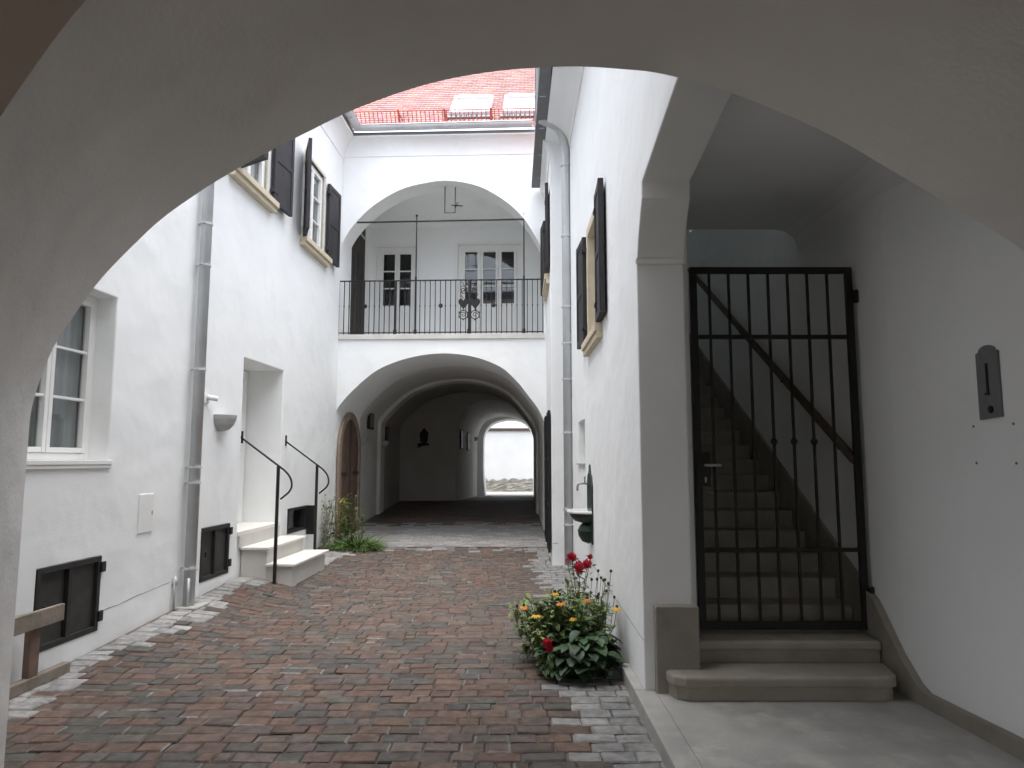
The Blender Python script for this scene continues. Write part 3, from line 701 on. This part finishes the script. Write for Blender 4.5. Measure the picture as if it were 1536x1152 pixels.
# ------------------------------------------------------------------ right house
rr_ = thing('house', 'white house along the right side, with pillar, open stair entry and high windows', 'house', (.93, 8, 0))
lint = [(3.70, 3.74), (4.84, 3.585), (4.855, 3.47), (4.93, 3.36), (5.02, 3.22), (5.065, 3.12), (5.07, 3.10)]
mb = MB(fA)
outl = [(5.10, -.35), (11.2, -.35), (11.2, 6.9), (3.70, 6.9)]+lint+[(5.10, 3.085)]
mb.prism([outl, rect(7.25, 8.30, 3.0, 4.32), rect(8.95, 9.85, 1.55, 2.12)], 0, -.35)
mb.build('wall', 'plaster', rr_, bevel=.014)
mb = MB(); mb.box(.92, 1.29, 5.085, 5.10, 3.05, 3.095); mb.build('impost', 'plaster', rr_, bevel=.008)
mb = MB(); mb.box(1.0, 1.305, 5.02, 5.10, -.02, .585); mb.build('pillar_plinth', 'grey_stone', rr_, bevel=.012)
mb = MB(fA); n = 20; pts = [(5.115+3.0*k/n, .33+.022*3*k/n+R.uniform(-.004, .004)) for k in range(n+1)]; mb.prism([pts+[(u, z+R.uniform(.004, .009)) for u, z in pts[::-1]]], -.004, .0015); mb.build('joint_shadow', 'joint_shadow', rr_)  # shadow line of the plaster edge, laid on as a dark strip
mb = MB(); mb.box(1.281, 1.40, 5.45, 11.2, -.3, 6.9); mb.build('stair_wall', 'plaster', rr_)
mb = MB(); mb.prism([[(2.72, -.3), (2.898, -.3), (2.898, 2.70), (2.72, 2.70)]], .482, 3.70); mb.prism([[(2.72, -.3), (3.19, -.3), (3.19, 6.9), (2.72, 6.9)]], 3.70, 11.3) if False else None
mb.bm.free(); mb = MB(lambda a, b, c: (a, c, b)); mb.prism([[(2.72, 11.3), (2.72, 5.0), (2.991, .482), (3.19, .482), (3.19, 11.3)]], -.3, 4.5); mb.build('entry_wall', 'plaster', rr_)
mb = MB(); mb = MB(fV); mb.prism([rect(3.71, 11.3, 4.5, 6.9), rect(9.5, 10.4, 5.05, 5.9)], 0, -.47); mb.build('entry_wall', 'plaster', rr_)
w = window(fV, 9.5, 10.4, 5.05, 5.9, -.3, rr_, 2, 2)  # window added out of view to bring light into the stairwell
mb = MB(); mb.box(1.40, 2.719, 11.0, 11.3, -.3, 6.9); mb.build('entry_wall', 'plaster', rr_)
mb = MB(); mb.prism([[(1.281, 3.777), (2.5, 3.777), (2.6, 3.755), (2.675, 3.69), (2.718, 3.56), (2.81, 3.40), (2.81, 4.1), (1.281, 4.1)]], 3.703, 6.46); mb.build('entry_ceiling', 'plaster', rr_, smooth='auto')
mb = MB(); mb.box(1.40, 2.72, 6.461, 11.0, 6.0, 6.3); mb.build('stair_ceiling', 'plaster_in', rr_)
mb = MB(fV)
mb.prism([[(3.7, -.05), (4.74, -.05), (4.74, .09), (3.7, .10)], ], .001, .055)
mb.prism([[(4.74, -.05), (5.0, -.05), (5.0, .27), (4.83, .13), (4.74, .09)]], .001, .055); mb.prism([[(5.0, -.05), (5.5, -.05), (5.5, .66), (5.32, .58), (5.0, .27)]], .001, .055)
mb.prism([[(5.5, .0), (10.9, .0), (10.9, 3.72), (5.5, .66)]], .001, .03)
mb.build('skirting', 'grey_stone', rr_, bevel=.006)
# far block that steps forward
mb = MB(); 
bl = [fB(11.2, 0, 0)[:2], fB(13.395, 0, 0)[:2], (1.6, 13.33), (1.6, 11.2)]
fBx = MB(fB); fBx.prism([rect(11.2, 13.385, -.35, 6.9), rect(11.80, 12.80, 4.75, 6.12), rect(12.0, 12.70, .10, 2.35)], 0, -.30); fBx.build('wall', 'plaster', rr_, bevel=.012)
mb.box(.935, 1.6, 11.203, 11.5, -.35, 6.9); mb.build('wall', 'plaster', rr_)
mb = MB(); mb.box(.64, .925, 11.1985, 11.21, .295, .305); mb.build('joint_shadow', 'joint_shadow', rr_)  # same edge shadow as a thin grey strip on the block face
w = window(fA, 7.25, 8.30, 3.0, 4.32, -.20, rr_, 3, 2, curtain=True)
surround(fA, 7.27, 8.28, 3.0, 4.30, .11, .016, w, back=-.18); sill(fA, 7.08, 8.46, 2.85, 3.0, .085, w)
shutter(fA, 7.17, -1, .50, 3.02, 4.38, .035, w, .036); shutter(fA, 8.40, 1, .55, 3.02, 4.34, .05, w, .036)
w = window(fB, 11.80, 12.80, 4.75, 6.12, -.20, rr_, 3, 2, curtain=True)
surround(fB, 11.82, 12.78, 4.75, 6.10, .10, .016, w, back=-.18); sill(fB, 11.62, 12.98, 4.58, 4.75, .085, w)
shutter(fB, 11.72, -1, .48, 4.78, 6.20, .04, w, .036); shutter(fB, 12.88, 1, .46, 4.76, 6.12, .10, w, .036)
dw = MB(fB); dw.box(12.0, 12.70, -.29, -.25, .10, 2.35); dwo = dw.build('side_door', 'iron_grey', rr_)
def leaf_door(u0, u1):
    mb = MB(fB); mb.box(u0, u1, .015, .03, .14, 2.40)
    mb.box(u0, u0+.05, .03, .055, .14, 2.40); mb.box(u1-.05, u1, .03, .055, .14, 2.40)
    for z in (.14, .85, 1.6, 2.35): mb.box(u0+.05, u1-.05, .03, .05, z, z+.05)
    mb.build('door_leaf', 'iron', dwo, bevel=.003)
leaf_door(11.30, 11.95); leaf_door(12.75, 13.34)
mb = MB(fA); mb.box(8.95, 9.85, -.34, -.30, 1.55, 2.12); mb.build('niche_back', 'plaster', rr_)
mb = MB(fA); mb.box(8.93, 9.87, -.30, .03, 1.535, 1.555); mb.build('niche_sill', 'lamp', rr_)
cove(fA, 3.72, 11.2, 6.62, 6.9, .36, rr_); cove(fB, 11.201, 13.385, 6.62, 6.9, .10, rr_)
gl = lambda y: .44+.030*(y-9.4)
gutter([(gl(3.8), 3.8, 7.03), (gl(13.0), 13.0, 7.03)], .10, rr_)
mb = MB(); mb.prism([[(gl(3.8)+.11, 6.93), (2, 6.93), (2, 7.0), (gl(3.8)+.11, 7.0)]], 3.72, 13.3); mb.build('roof_slab', 'zinc_dark', rr_)
roof(lambda u, r, z: (gl(9)+.10+r, u, z), 3.75, 13.3, 0, 7.02, .75, 4.0, rr_)
mb = MB(lambda a, b, c: (a, c, b)); mb.prism([[(gl(3.75)+.108, 3.75), (gl(3.75)+.13, 3.75), (gl(13)+.13, 13.0), (gl(13)+.108, 13.0)]], 6.925, 7.06); mb.build('fascia', 'door_dark', rr_)
dp = MB(); dx, dy = .862, 10.85
pts = [(gl(10.6)-.03, 10.58, 6.97), (gl(10.6)+.05, 10.58, 6.93), (.60, 10.62, 6.92), (.73, 10.70, 6.88), (.82, 10.79, 6.76), (dx, dy, 6.56), (dx, dy, 6.3), (dx, dy, .02)]
dp.tube(cr(pts[:-1], 4)+[pts[-1]], .066, 14)
dpo = dp.build('downpipe', 'zinc', rr_, smooth=True)
for z in (6.32, 5.15, 4.0, 3.42, 2.85, 2.02, .62, .85):
    b = MB(); b.lathe([(.067, z-.014), (.080, z-.014), (.080, z+.014), (.067, z+.014)], dx, dy, 16); b.box(.925, .94, dy-.02, dy+.02, z-.012, z+.012); b.tube([(dx+.05, dy-.06, z), (dx+.10, dy-.06, z)], .012, 6); b.build('bracket', 'zinc', dpo)

# sign plate and wall plugs by the entry
sp = thing('sign_plate', 'dark metal plate with rounded head on the entry wall right of the gate', 'sign', fV(4.0, 0, 1.85))
def pl(p): return p
u0, u1 = 3.955, 4.13
pts = [(u0, 1.845), (u1, 1.835), (u1, 2.225), (u1-.02, 2.232)]+[((u0+u1)/2+.065*math.cos(a*PI/8), 2.232+.035*math.sin(a*PI/8)) for a in range(0, 9)]+[(u0+.02, 2.232), (u0, 2.225)]
mb = MB(fV); mb.prism([pts], .0, .012); mb.build('plate', 'lamp_in', sp, bevel=.002)
mb = MB(fV); mb.box(4.037, 4.049, .0125, .02, 1.99, 2.16); mb.box(4.033, 4.065, .0125, .02, 1.975, 1.99); mb.build('slot', 'iron', sp)
mb = MB(fV); mb.lathe([(.001, 0), (.016, 0), (.014, .012), (.001, .012)], 0, 0, 12) if False else mb.prism([[(4.03+.016*math.cos(k*PI/4), 1.89+.022*math.sin(k*PI/4)) for k in range(8)]], .0125, .022); mb.build('emblem', 'iron', sp)
for u, z in ((4.20, 1.80), (3.89, 1.80), (4.195, 1.582), (3.89, 1.582)):
    mb = MB(fV); mb.prism([[(u+.008*math.cos(k*PI/4), z+.008*math.sin(k*PI/4)) for k in range(8)]], .0005, .003); mb.build('wall_plug', 'lamp_in', rr_)

# wall fountain
wf = thing('wall_fountain', 'dark green cast iron wall fountain with white basin, above the flower bed', 'fountain', fA(8.35, 0, .6))
bp = [(8.12, .64), (8.58, .64), (8.60, 1.30), (8.52, 1.42), (8.42, 1.45), (8.35, 1.55), (8.28, 1.45), (8.18, 1.42), (8.10, 1.30)]
mb = MB(fA); mb.prism([bp], .0, .02); mb.build('backplate', 'green_iron', wf, bevel=.004)
mb = MB(fA); mb.lathe([(.10, .87), (.17, .89), (.22, .94), (.235, .985), (.2, .985), (.17, .95), (.06, .925)], 8.35, .02, 20, 0, PI); mb.build('bowl', 'green_iron', wf)
mb = MB(fA); mb.lathe([(.232, .985), (.262, .985), (.268, 1.0), (.262, 1.015), (.232, 1.015), (.215, .99)], 8.35, .02, 20, 0, PI); mb.build('rim', 'enamel', wf)
mb = MB(fA); mb.lathe([(.03, .63), (.09, .655), (.13, .72), (.14, .78), (.11, .84), (.07, .875), (.12, .89)], 8.35, .02, 18, 0, PI); mb.build('bracket', 'green_iron', wf)
mb = MB(fA); mb.tube(cr([(8.35, .02, 1.32), (8.35, .12, 1.325), (8.35, .155, 1.30), (8.35, .158, 1.24)], 4), .013, 8); mb.tube([(8.35, .07, 1.33), (8.35, .07, 1.40)], .008, 6); mb.tube([(8.31, .07, 1.40), (8.39, .07, 1.40)], .009, 6); mb.build('tap', 'brass', wf, smooth=True)

# stairs, gate and wooden rail in the entry
ss = thing('stone_staircase', 'worn stone stairs rising behind the black gate', 'staircase', (2.05, 5.3, 0))
tp = [(1.06, 5.2), (1.06, 4.97), (1.09, 4.89), (1.16, 4.85), (2.52, 4.85), (2.58, 4.88), (2.60, 4.95), (2.655, 5.2)]
def plate(pts, z0, z1, bev, nm='step', m='step_stone'):
    mb = MB(lambda a, b, c: (a, c, b)); mb.prism([pts], z0, z1); return mb.build(nm, m, ss, bevel=bev, seg=3)
inset = [(x+(.02 if x < 1.8 else -.02), y+(.02 if y < 5 else 0)) for x, y in tp]
plate([(1.0, 5.019), (1.06, 5.019)] and tp, .085, .16, .022); plate(inset, .001, .086, .004, 'riser')
mb = MB(); mb.box(1.306, 2.66, 5.20, 5.66, .235, .305); mb.build('step', 'step_stone', ss, bevel=.022, seg=3)
mb = MB(); mb.box(1.325, 2.65, 5.225, 5.66, .0, .236); mb.build('riser', 'step_stone', ss)
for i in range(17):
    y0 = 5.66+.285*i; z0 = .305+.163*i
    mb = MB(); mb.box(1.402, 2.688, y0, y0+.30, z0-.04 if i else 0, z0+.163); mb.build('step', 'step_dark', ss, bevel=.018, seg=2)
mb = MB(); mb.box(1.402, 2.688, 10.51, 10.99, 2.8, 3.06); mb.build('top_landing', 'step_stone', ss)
hr = thing('wooden_handrail', 'brown wooden handrail sloping up the wall behind the gate', 'handrail', fV(5.5, .05, 1.6))
mb = MB(fV); mb.tube([(5.44, .075, 1.60), (10.2, .075, 4.42)], .036, 10); mb.build('rail', 'rail_wood', hr, smooth=True)
for t in (.06, .3, .55, .8):
    u = 5.44+4.76*t; z = 1.60+2.82*t
    mb = MB(fV); mb.tube([(u, 0, z-.08), (u, .06, z-.08), (u, .072, z-.03)], .01, 6); mb.build('bracket', 'iron', hr)

ig = thing('iron_gate', 'black barred iron gate closing off the stairs on the right', 'gate', (2.05, 5.43, .31))
GY = 5.43; gx0, gx1, gz0, gz1 = 1.408, 2.69, .335, 3.12
mb = MB(); fw = .052
mb.box(gx0, gx0+fw, GY-.02, GY+.02, gz0, gz1).box(gx1-fw, gx1, GY-.02, GY+.02, gz0, gz1)
mb.box(gx0+fw, gx1-fw, GY-.02, GY+.02, gz0, gz0+.055).box(gx0+fw, gx1-fw, GY-.02, GY+.02, gz1-.05, gz1); mb.build('frame', 'iron', ig, bevel=.003)
mb = MB(); mb.box(gx0+fw, gx1-fw, GY-.012, GY+.012, 2.545, 2.578); mb.build('cross_rail', 'iron', ig, bevel=.002)
mb = MB(); mb.box(gx0+fw, gx1-fw, GY-.012, GY+.012, .905, .936); mb.build('cross_rail', 'iron', ig, bevel=.002)
for k, x in enumerate((1.561, 1.715, 1.871, 2.027, 2.182, 2.337, 2.495)):
    mb = MB()
    for a, b in ((gz0+.055, .905), (.936, 2.545), (2.578, gz1-.05)): mb.box(x-.009, x+.009, GY-.009, GY+.009, a, b)
    if k in (3, 4, 5): mb.lathe([(.012, 1.715), (.022, 1.728), (.028, 1.742), (.022, 1.756), (.012, 1.769)], x, GY, 10)
    mb.build('bar', 'iron', ig)
mb = MB(); mb.box(gx0+.005, gx0+.115, GY-.028, GY+.028, 1.40, 1.66); lk = mb.build('lock', 'iron', ig, bevel=.003)
mb = MB(); mb.tube([(1.48, GY-.028, 1.56), (1.48, GY-.07, 1.56), (1.59, GY-.075, 1.56)], .011, 8); mb.build('handle', 'lamp', lk, smooth=True)
mb = MB(); mb.box(1.475, 1.49, GY-.031, GY-.028, 1.43, 1.47); mb.build('keyhole', 'lamp', lk)
for z in (2.88, .60):
    mb = MB(); mb.lathe([(.02, z-.05), (.024, z-.045), (.024, z+.045), (.02, z+.05)], gx1+.012, GY-.03, 10); mb.tube([(gx1+.012, GY-.03, z), (2.722, GY-.03, z)], .012, 6); mb.build('hinge', 'iron', ig)

# ------------------------------------------------------------------ trestle of old wood by the near left wall
tr = thing('wooden_trestle', 'weathered timber trestle standing by the near left cellar window', 'trestle', (-3.6, 5.4, -.1))
fK = lambda u, v, z: fL(u, v+.10, z)
zb = gz(-3.6, 5.4)
mb = MB(fK); mb.box(4.85, 5.86, 0, .07, zb, zb+.085); mb.build('foot_beam', 'old_wood', tr, bevel=.006)
mb = MB(fK); mb.box(5.40, 5.50, .005, .06, zb+.086, .40); mb.build('post', 'old_wood_red', tr, bevel=.005)
mb = MB(fK); mb.box(4.95, 5.70, .061, .10, .345, .475); mb.build('top_board', 'old_wood', tr, bevel=.006)

# ------------------------------------------------------------------ far garden wall
gw = thing('garden_wall', 'bright white garden wall with brown coping seen through the tunnel', 'wall', (0, 36.6, 0))
mb = MB(); mb.box(-9, 9, 36.5, 36.8, .55, 3.10); mb.build('wall', mat('yard_wall_paint', (.48, .48, .47), .9, .04, 1.5), gw)
mb = MB(); mb.box(-9, 9, 36.42, 36.88, 3.10, 3.25); mb.build('coping', 'brown_coping', gw)
mb = MB(); rb = random.Random(5); nx, nz = 90, 8
V = [[mb.v(-9+18*i/nx, 36.49-.06*(1-j/nz)-rb.uniform(0, .05), -.03+(.62*j/nz if j < nz else .60+rb.uniform(-.10, .22)*(.4+.6*math.sin(i*.23)**2))) for i in range(nx+1)] for j in range(nz+1)]
for j in range(nz):
    for i in range(nx): mb.face([V[j][i], V[j][i+1], V[j+1][i+1], V[j+1][i]])
mb.build('stone_base', 'rubble', gw, recalc=False)

# ------------------------------------------------------------------ plants
def leaf(mb, p, d, up, L_, W, droop, col, n=5, shape='ovate', fold=.25):
    p = Vector(p); d = Vector(d).normalized(); up = Vector(up); side = d.cross(up)
    if side.length < 1e-3: side = Vector((1, 0, 0))
    side.normalize(); prev = None; cur = p.copy(); dirv = d.copy()
    for k in range(n+1):
        t = k/n
        if shape == 'ovate': w = W*math.sin(PI*min(1, t*.92+.08)**.75)*.5+(.002)
        elif shape == 'strap': w = W*.5*(1-t**3)*(.6+.4*min(1, t*4))+.0008
        else: w = W*.5*math.sin(PI*(t*.9+.06))+.001
        if k == n: w = .001
        nrm = side.cross(dirv).normalized()
        row = (mb.v(*(cur-side*w+nrm*w*fold)), mb.v(*cur), mb.v(*(cur+side*w+nrm*w*fold)))
        if prev:
            mb.face([prev[0], prev[1], row[1], row[0]], col); mb.face([prev[1], prev[2], row[2], row[1]], col)
        prev = row
        cur = cur+dirv*(L_/n); dirv = (dirv+Vector((0, 0, -droop/n))).normalized()
def rv(r): return Vector((r.uniform(-1, 1), r.uniform(-1, 1), r.uniform(-1, 1)))
def gcol(r, a=.65, b=1.35): 
    g = r.uniform(a, b); return (g*r.uniform(.85, 1.2), g, g*r.uniform(.8, 1.15))

# broad-leaved clump
r = random.Random(21)
pt = thing('broad_leaf_plant', 'clump of large dark green oval leaves at the front of the right flower bed', 'plant', (.55, 5.78, -.1))
mb = MB(); sb = MB()
for k in range(230):
    a = r.uniform(0, 2*PI); rad = math.sqrt(r.random())*.33; h = r.uniform(.03, .36)*(1-.45*(rad/.33)**2)
    base = Vector((.56+.08*math.cos(a), 5.80+.06*math.sin(a), -.09)); tip = Vector((.56+rad*1.05*math.cos(a), 5.80+rad*.95*math.sin(a), -.06+h))
    if tip.x > .85: tip.x = .85-r.uniform(0, .06)
    d = Vector((math.cos(a), math.sin(a), r.uniform(-.2, .45)))+rv(r)*.35
    if k % 3 == 0: sb.tube([tuple(base), tuple((base+tip)/2+Vector((0, 0, .04))), tuple(tip)], .004, 4)
    leaf(mb, tip-d.normalized()*.06, d, (0, 0, 1), r.uniform(.09, .15), r.uniform(.07, .115), r.uniform(.3, 1.3), gcol(r, .5, 1.6), 6)
mb.build('foliage', 'leaf_dark', pt, smooth=True, recalc=False); sb.build('stem', 'stem', pt)

# yellow coneflowers
pt = thing('coneflower_plant', 'loose bushy plant with yellow coneflowers and brown seed heads in the right flower bed', 'plant', (.5, 6.2, -.1))
mb = MB(); sb = MB(); heads = []
for k in range(90):
    bx, by = min(.8, max(.14, r.gauss(.45, .15))), r.gauss(6.15, .16)
    h = r.uniform(.30, .62); lean = Vector(((bx-.48)*.55+r.uniform(-.05, .05), r.uniform(-.1, .08), 0))
    if bx+lean.x > .84: bx = .84-lean.x-r.uniform(0, .1)
    p0 = Vector((bx, by, -.1)); p2 = p0+lean+Vector((0, 0, h)); p1 = (p0+p2)/2+rv(r)*.02
    sb.tube([tuple(p0), tuple(p1), tuple(p2)], .0032, 4)
    for q in range(24):
        t = r.uniform(.10, .98); pp = p0.lerp(p2, t); dd = Vector((r.uniform(-1, 1), r.uniform(-1, 1), r.uniform(-.1, .7)))
        leaf(mb, pp, dd, (0, 0, 1), r.uniform(.06, .13), r.uniform(.022, .046), r.uniform(.2, 1.2), gcol(r, .5, 1.5), 4, 'lance')
    heads.append(p2)
mb.build('foliage', 'leaf_mid', pt, smooth=True, recalc=False)
for k in range(13):   # dry stems on the right against the wall
    x = r.uniform(.68, .88); p0 = Vector((x-.05, 6.1, -.1)); p2 = Vector((x, r.uniform(5.85, 6.3), r.uniform(.42, .68)))
    sb.tube([tuple(p0), tuple((p0+p2)/2+Vector((-.01, 0, 0))), tuple(p2)], .0028, 4); heads.append(p2)
sb.build('stem', 'stem', pt)
def flower(p, R_, petals, m, parent, droop=.5, centre='seed'):
    f = MB()
    for k in range(petals):
        a = 2*PI*k/petals+r.uniform(-.15, .15); d = Vector((math.cos(a), math.sin(a)-.25, .15-droop*.5))
        leaf(f, Vector(p)+Vector((math.cos(a)*.008, math.sin(a)*.008, 0)), d, (0, 0, 1), R_, R_*.42, droop, None, 3, 'lance')
    o = f.build('flower', m, parent, recalc=False)
    c = MB(); c.sphere((p[0], p[1], p[2]+.008), .013, 8, 6, (1, 1, 1.1)); c.build('flower_centre', 'seed', o)
spec = [(.10, 6.05, .38, 1), (.36, 6.0, .50, 0), (.62, 5.95, .46, 1), (.86, 5.9, .40, 0), (.50, 5.85, .33, 0), (.20, 5.95, .33, 0), (.40, 5.9, .44, 1)]
for x, y, z, o in spec:
    flower((x, y, z), r.uniform(.038, .05), r.choice((8, 9, 11)), 'petal_orange' if o else 'petal_yellow', pt, r.uniform(.6, 1.7))
sb = MB()
for x, y, z, o in spec: sb.tube([(x*.7+.14, 6.15, -.05), (x*.95+.02, y+.03, z*.6), (x, y, z)], .003, 4)
sb.build('stem', 'stem', pt)
for p in heads[-13:]+r.sample(heads[:-13], 16):
    sb = MB(); sb.sphere(tuple(p+Vector((0, 0, .01))), .0115, 6, 5, (1, 1, 1.25)); sb.build('seed_head', 'seed', pt)

# rose
pt = thing('rose_bush', 'slender rose bush with red blossoms beneath the wall fountain', 'rose', (.66, 6.95, -.1))
sb = MB(); mb = MB(); bl = [(.575, 6.85, .67, .045), (.64, 6.8, .575, .05), (.72, 6.85, .60, .046), (.76, 6.95, .66, .026), (.54, 6.95, .62, .022)]
for x, y, z, s_ in bl:
    sb.tube([(.66, 6.98, -.1), (.65+.3*(x-.65), 6.95, .25), (x, y, z-.02)], [.007, .005, .003], 5)
for k in range(110):
    t = r.uniform(.35, .93); x, y, z, s_ = r.choice(bl); pp = Vector((.66, 6.98, -.1)).lerp(Vector((x, y, z)), t)+rv(r)*.07
    leaf(mb, pp, rv(r)+Vector((0, -.3, .1)), (0, 0, 1), r.uniform(.04, .075), r.uniform(.022, .04), r.uniform(.2, 1), gcol(r, .6, 1.5), 4)
sb.build('stem', 'stem', pt); mb.build('foliage', 'leaf_grey', pt, smooth=True, recalc=False)
def rose(p, s_, parent):
    f = MB(); c0 = Vector(p)
    for th, n in ((.35, 4), (.8, 6), (1.25, 8), (1.7, 8), (2.2, 6)):
        for k in range(n):
            a = 2*PI*k/n+th*3+r.uniform(-.25, .25); out_ = Vector((math.cos(a)*math.sin(th), math.sin(a)*math.sin(th), math.cos(th)))
            up_ = Vector((-math.cos(a)*math.cos(th), -math.sin(a)*math.cos(th), math.sin(th)))
            leaf(f, c0+out_*s_*r.uniform(.5, .85)-up_*s_*.35, up_*.9+out_*r.uniform(.2, 1.1), out_, s_*r.uniform(.7, 1.15), s_*.95, r.uniform(0, .8), None, 4, 'ovate', -.35)
    f.sphere(tuple(c0), s_*.62, 8, 6); f.build('blossom', 'petal_red', parent, recalc=False)
for x, y, z, s_ in bl: rose((x, y, z), s_, pt)
pt = thing('red_flower', 'small red flower low at the left edge of the right flower bed', 'flower', (.27, 5.62, -.1))
sb = MB(); sb.tube([(.33, 5.70, -.1), (.30, 5.64, .05), (.275, 5.60, .17)], .004, 5); sb.build('stem', 'stem', pt)
rose((.275, 5.60, .19), .034, pt); rose((.29, 5.61, .145), .03, pt)
mb = MB()
for k in range(14): leaf(mb, Vector((.3, 5.65, .02))+rv(r)*.06, rv(r)+Vector((0, -.4, .2)), (0, 0, 1), .06, .035, .6, gcol(r), 4)
mb.build('foliage', 'leaf_mid', pt, smooth=True, recalc=False)
mb = MB(); n = 40
ring = [mb.v(min(.84, .56+.30*math.cos(2*PI*k/n)*(1+.06*math.sin(5*k))), 6.3+.62*math.sin(2*PI*k/n), -.094) for k in range(n)]
c = mb.v(.57, 6.3, -.05)
for k in range(n): mb.face([c, ring[k], ring[(k+1) % n]])
tag(mb.build('flower_bed_soil', 'soil', recalc=False), kind='structure')

# left corner: strap-leaved clump, tall yellowish plant, dry climber
pt = thing('grass_clump', 'low clump of arching green strap leaves in front of the left corner', 'grass', (-2.75, 12.7, 0))
mb = MB()
for k in range(520):
    a = r.uniform(0, 2*PI); rad = math.sqrt(r.random()); bx, by = -2.78+.36*rad*math.cos(a), 12.72+.24*rad*math.sin(a)
    d = Vector((math.cos(a)*(.25+.6*rad)+r.uniform(-.3, .3), math.sin(a)*(.25+.6*rad)+r.uniform(-.3, .3), r.uniform(.6, 1.3)))
    leaf(mb, (bx, by, gz(bx, by)-.01), d, (math.cos(a), math.sin(a), .3), r.uniform(.22, .46), r.uniform(.012, .022), r.uniform(1.2, 2.8), gcol(r, .5, 1.7), 6, 'strap')
mb.build('foliage', 'leaf_grass', pt, smooth=True, recalc=False)
pt = thing('tall_yellow_plant', 'tall leafy plant with yellowish tops in front of the brown arched door', 'plant', (-3.15, 12.95, .05))
mb = MB(); my = MB(); sb = MB()
for k in range(22):
    bx, by = -3.05+r.gauss(0, .13), 13.0+r.gauss(0, .12); h = r.uniform(.4, 1.0); p0 = Vector((bx, by, .02)); p2 = p0+Vector((r.uniform(-.10, .16), r.uniform(-.1, .1), h)); p1 = (p0+p2)/2+rv(r)*.03
    if p2.x < -3.36: p2.x = -3.34
    sb.tube([tuple(p0), tuple(p1), tuple(p2)], .0045, 4)
    for q in range(20):
        t = r.uniform(.25, 1); pp = p0.lerp(p2, t); dd = Vector((r.uniform(-1, 1), r.uniform(-1, 1), r.uniform(-.2, .6)))
        leaf(my if (t > .55 and pp.x < -3.05) else mb, pp, dd, (0, 0, 1), r.uniform(.06, .13), r.uniform(.02, .042), r.uniform(.2, 1.3), gcol(r, .6, 1.4), 4, 'lance')
mb.build('foliage', 'leaf_mid', pt, smooth=True, recalc=False); my.build('yellow_foliage', 'leaf_yel', pt, smooth=True, recalc=False); sb.build('stem', 'stem', pt)
pt = thing('dry_climber', 'thin straggly climber with pale dry stems on the left house corner', 'plant', fL(12.7, .1, .05))
mb = MB(); sb = MB()
for k in range(9):
    u = 12.45+r.uniform(0, .75); pts = [(u, r.uniform(.03, .25), .05)]; z = .05
    for q in range(5): z += r.uniform(.10, .20); pts.append((u+r.uniform(-.08, .08), r.uniform(.02, .18), z))
    W = [fL(*p) for p in pts]; sb.tube(W, .005, 4)
    for q in range(20):
        i = r.randrange(1, 6); leaf(mb, Vector(W[i])+rv(r)*.07, rv(r)+Vector((.4, -.3, 0)), (0, 0, 1), r.uniform(.03, .07), r.uniform(.015, .035), .6, gcol(r, .6, 1.5), 3)
sb.build('stem', 'twig', pt); mb.build('foliage', 'leaf_grey', pt, smooth=True, recalc=False)
mb = MB()
ring = [mb.v(-2.98+.62*math.cos(2*PI*k/n)*(1+.05*math.sin(4*k)), 12.78+.42*math.sin(2*PI*k/n), gz(-2.98+.62*math.cos(2*PI*k/n), 12.78+.42*math.sin(2*PI*k/n))+.012) for k in range(n)]
c = mb.v(-3.0, 12.8, .11)
for k in range(n): mb.face([c, ring[k], ring[(k+1) % n]])
tag(mb.build('corner_bed_soil', 'soil', recalc=False), kind='structure')

# ------------------------------------------------------------------ camera, light, render settings
cam = bpy.data.cameras.new('camera'); co = bpy.data.objects.new('camera', cam); COL.objects.link(co)
cam.sensor_width = 36; cam.lens = 36*1050/1536; cam.clip_start = .05; cam.clip_end = 1500
co.location = (0, 0, 1.6); co.rotation_euler = (PI/2+math.atan(114/1050), 0, 0)
sc.camera = co

SUN_EL, SUN_AZ = math.radians(82), math.radians(180)     # azimuth measured clockwise from +Y
w = bpy.data.worlds.new('World'); sc.world = w; w.use_nodes = True
nt = w.node_tree; nt.nodes.clear(); L = nt.links.new
out = nd(nt, 'ShaderNodeOutputWorld'); bg = nd(nt, 'ShaderNodeBackground'); sky = nd(nt, 'ShaderNodeTexSky')
sky.sky_type = 'NISHITA'; sky.sun_disc = False; sky.sun_elevation = SUN_EL; sky.sun_rotation = SUN_AZ; sky.air_density = 1.0; sky.dust_density = 3.0; sky.ozone_density = 1.0
hs = nd(nt, 'ShaderNodeHueSaturation'); hs.inputs['Saturation'].default_value = .40
L(sky.outputs[0], hs.inputs['Color']); L(hs.outputs[0], bg.inputs[0]); L(bg.outputs[0], out.inputs[0])
bg.inputs['Strength'].default_value = .15
sun = bpy.data.lights.new('sun', 'SUN'); sun.energy = .55; sun.angle = math.radians(90); sun.color = (1, .97, .93)
so = bpy.data.objects.new('sun', sun); COL.objects.link(so)
d = Vector((math.sin(SUN_AZ)*math.cos(SUN_EL), math.cos(SUN_AZ)*math.cos(SUN_EL), math.sin(SUN_EL)))
so.rotation_euler = (-d).to_track_quat('-Z', 'Y').to_euler(); so.location = (0, 0, 20)

sc.view_settings.view_transform = 'Standard'; sc.view_settings.look = 'None'; sc.view_settings.gamma = 1
sc.view_settings.exposure = 2.3
sc.render.engine = 'CYCLES'
cy = sc.cycles
cy.max_bounces = 14; cy.diffuse_bounces = 10; cy.glossy_bounces = 4; cy.transparent_max_bounces = 8; cy.transmission_bounces = 4
cy.use_denoising = True
try: cy.denoiser = 'OPENIMAGEDENOISE'
except Exception: pass
cy.sample_clamp_indirect = 8
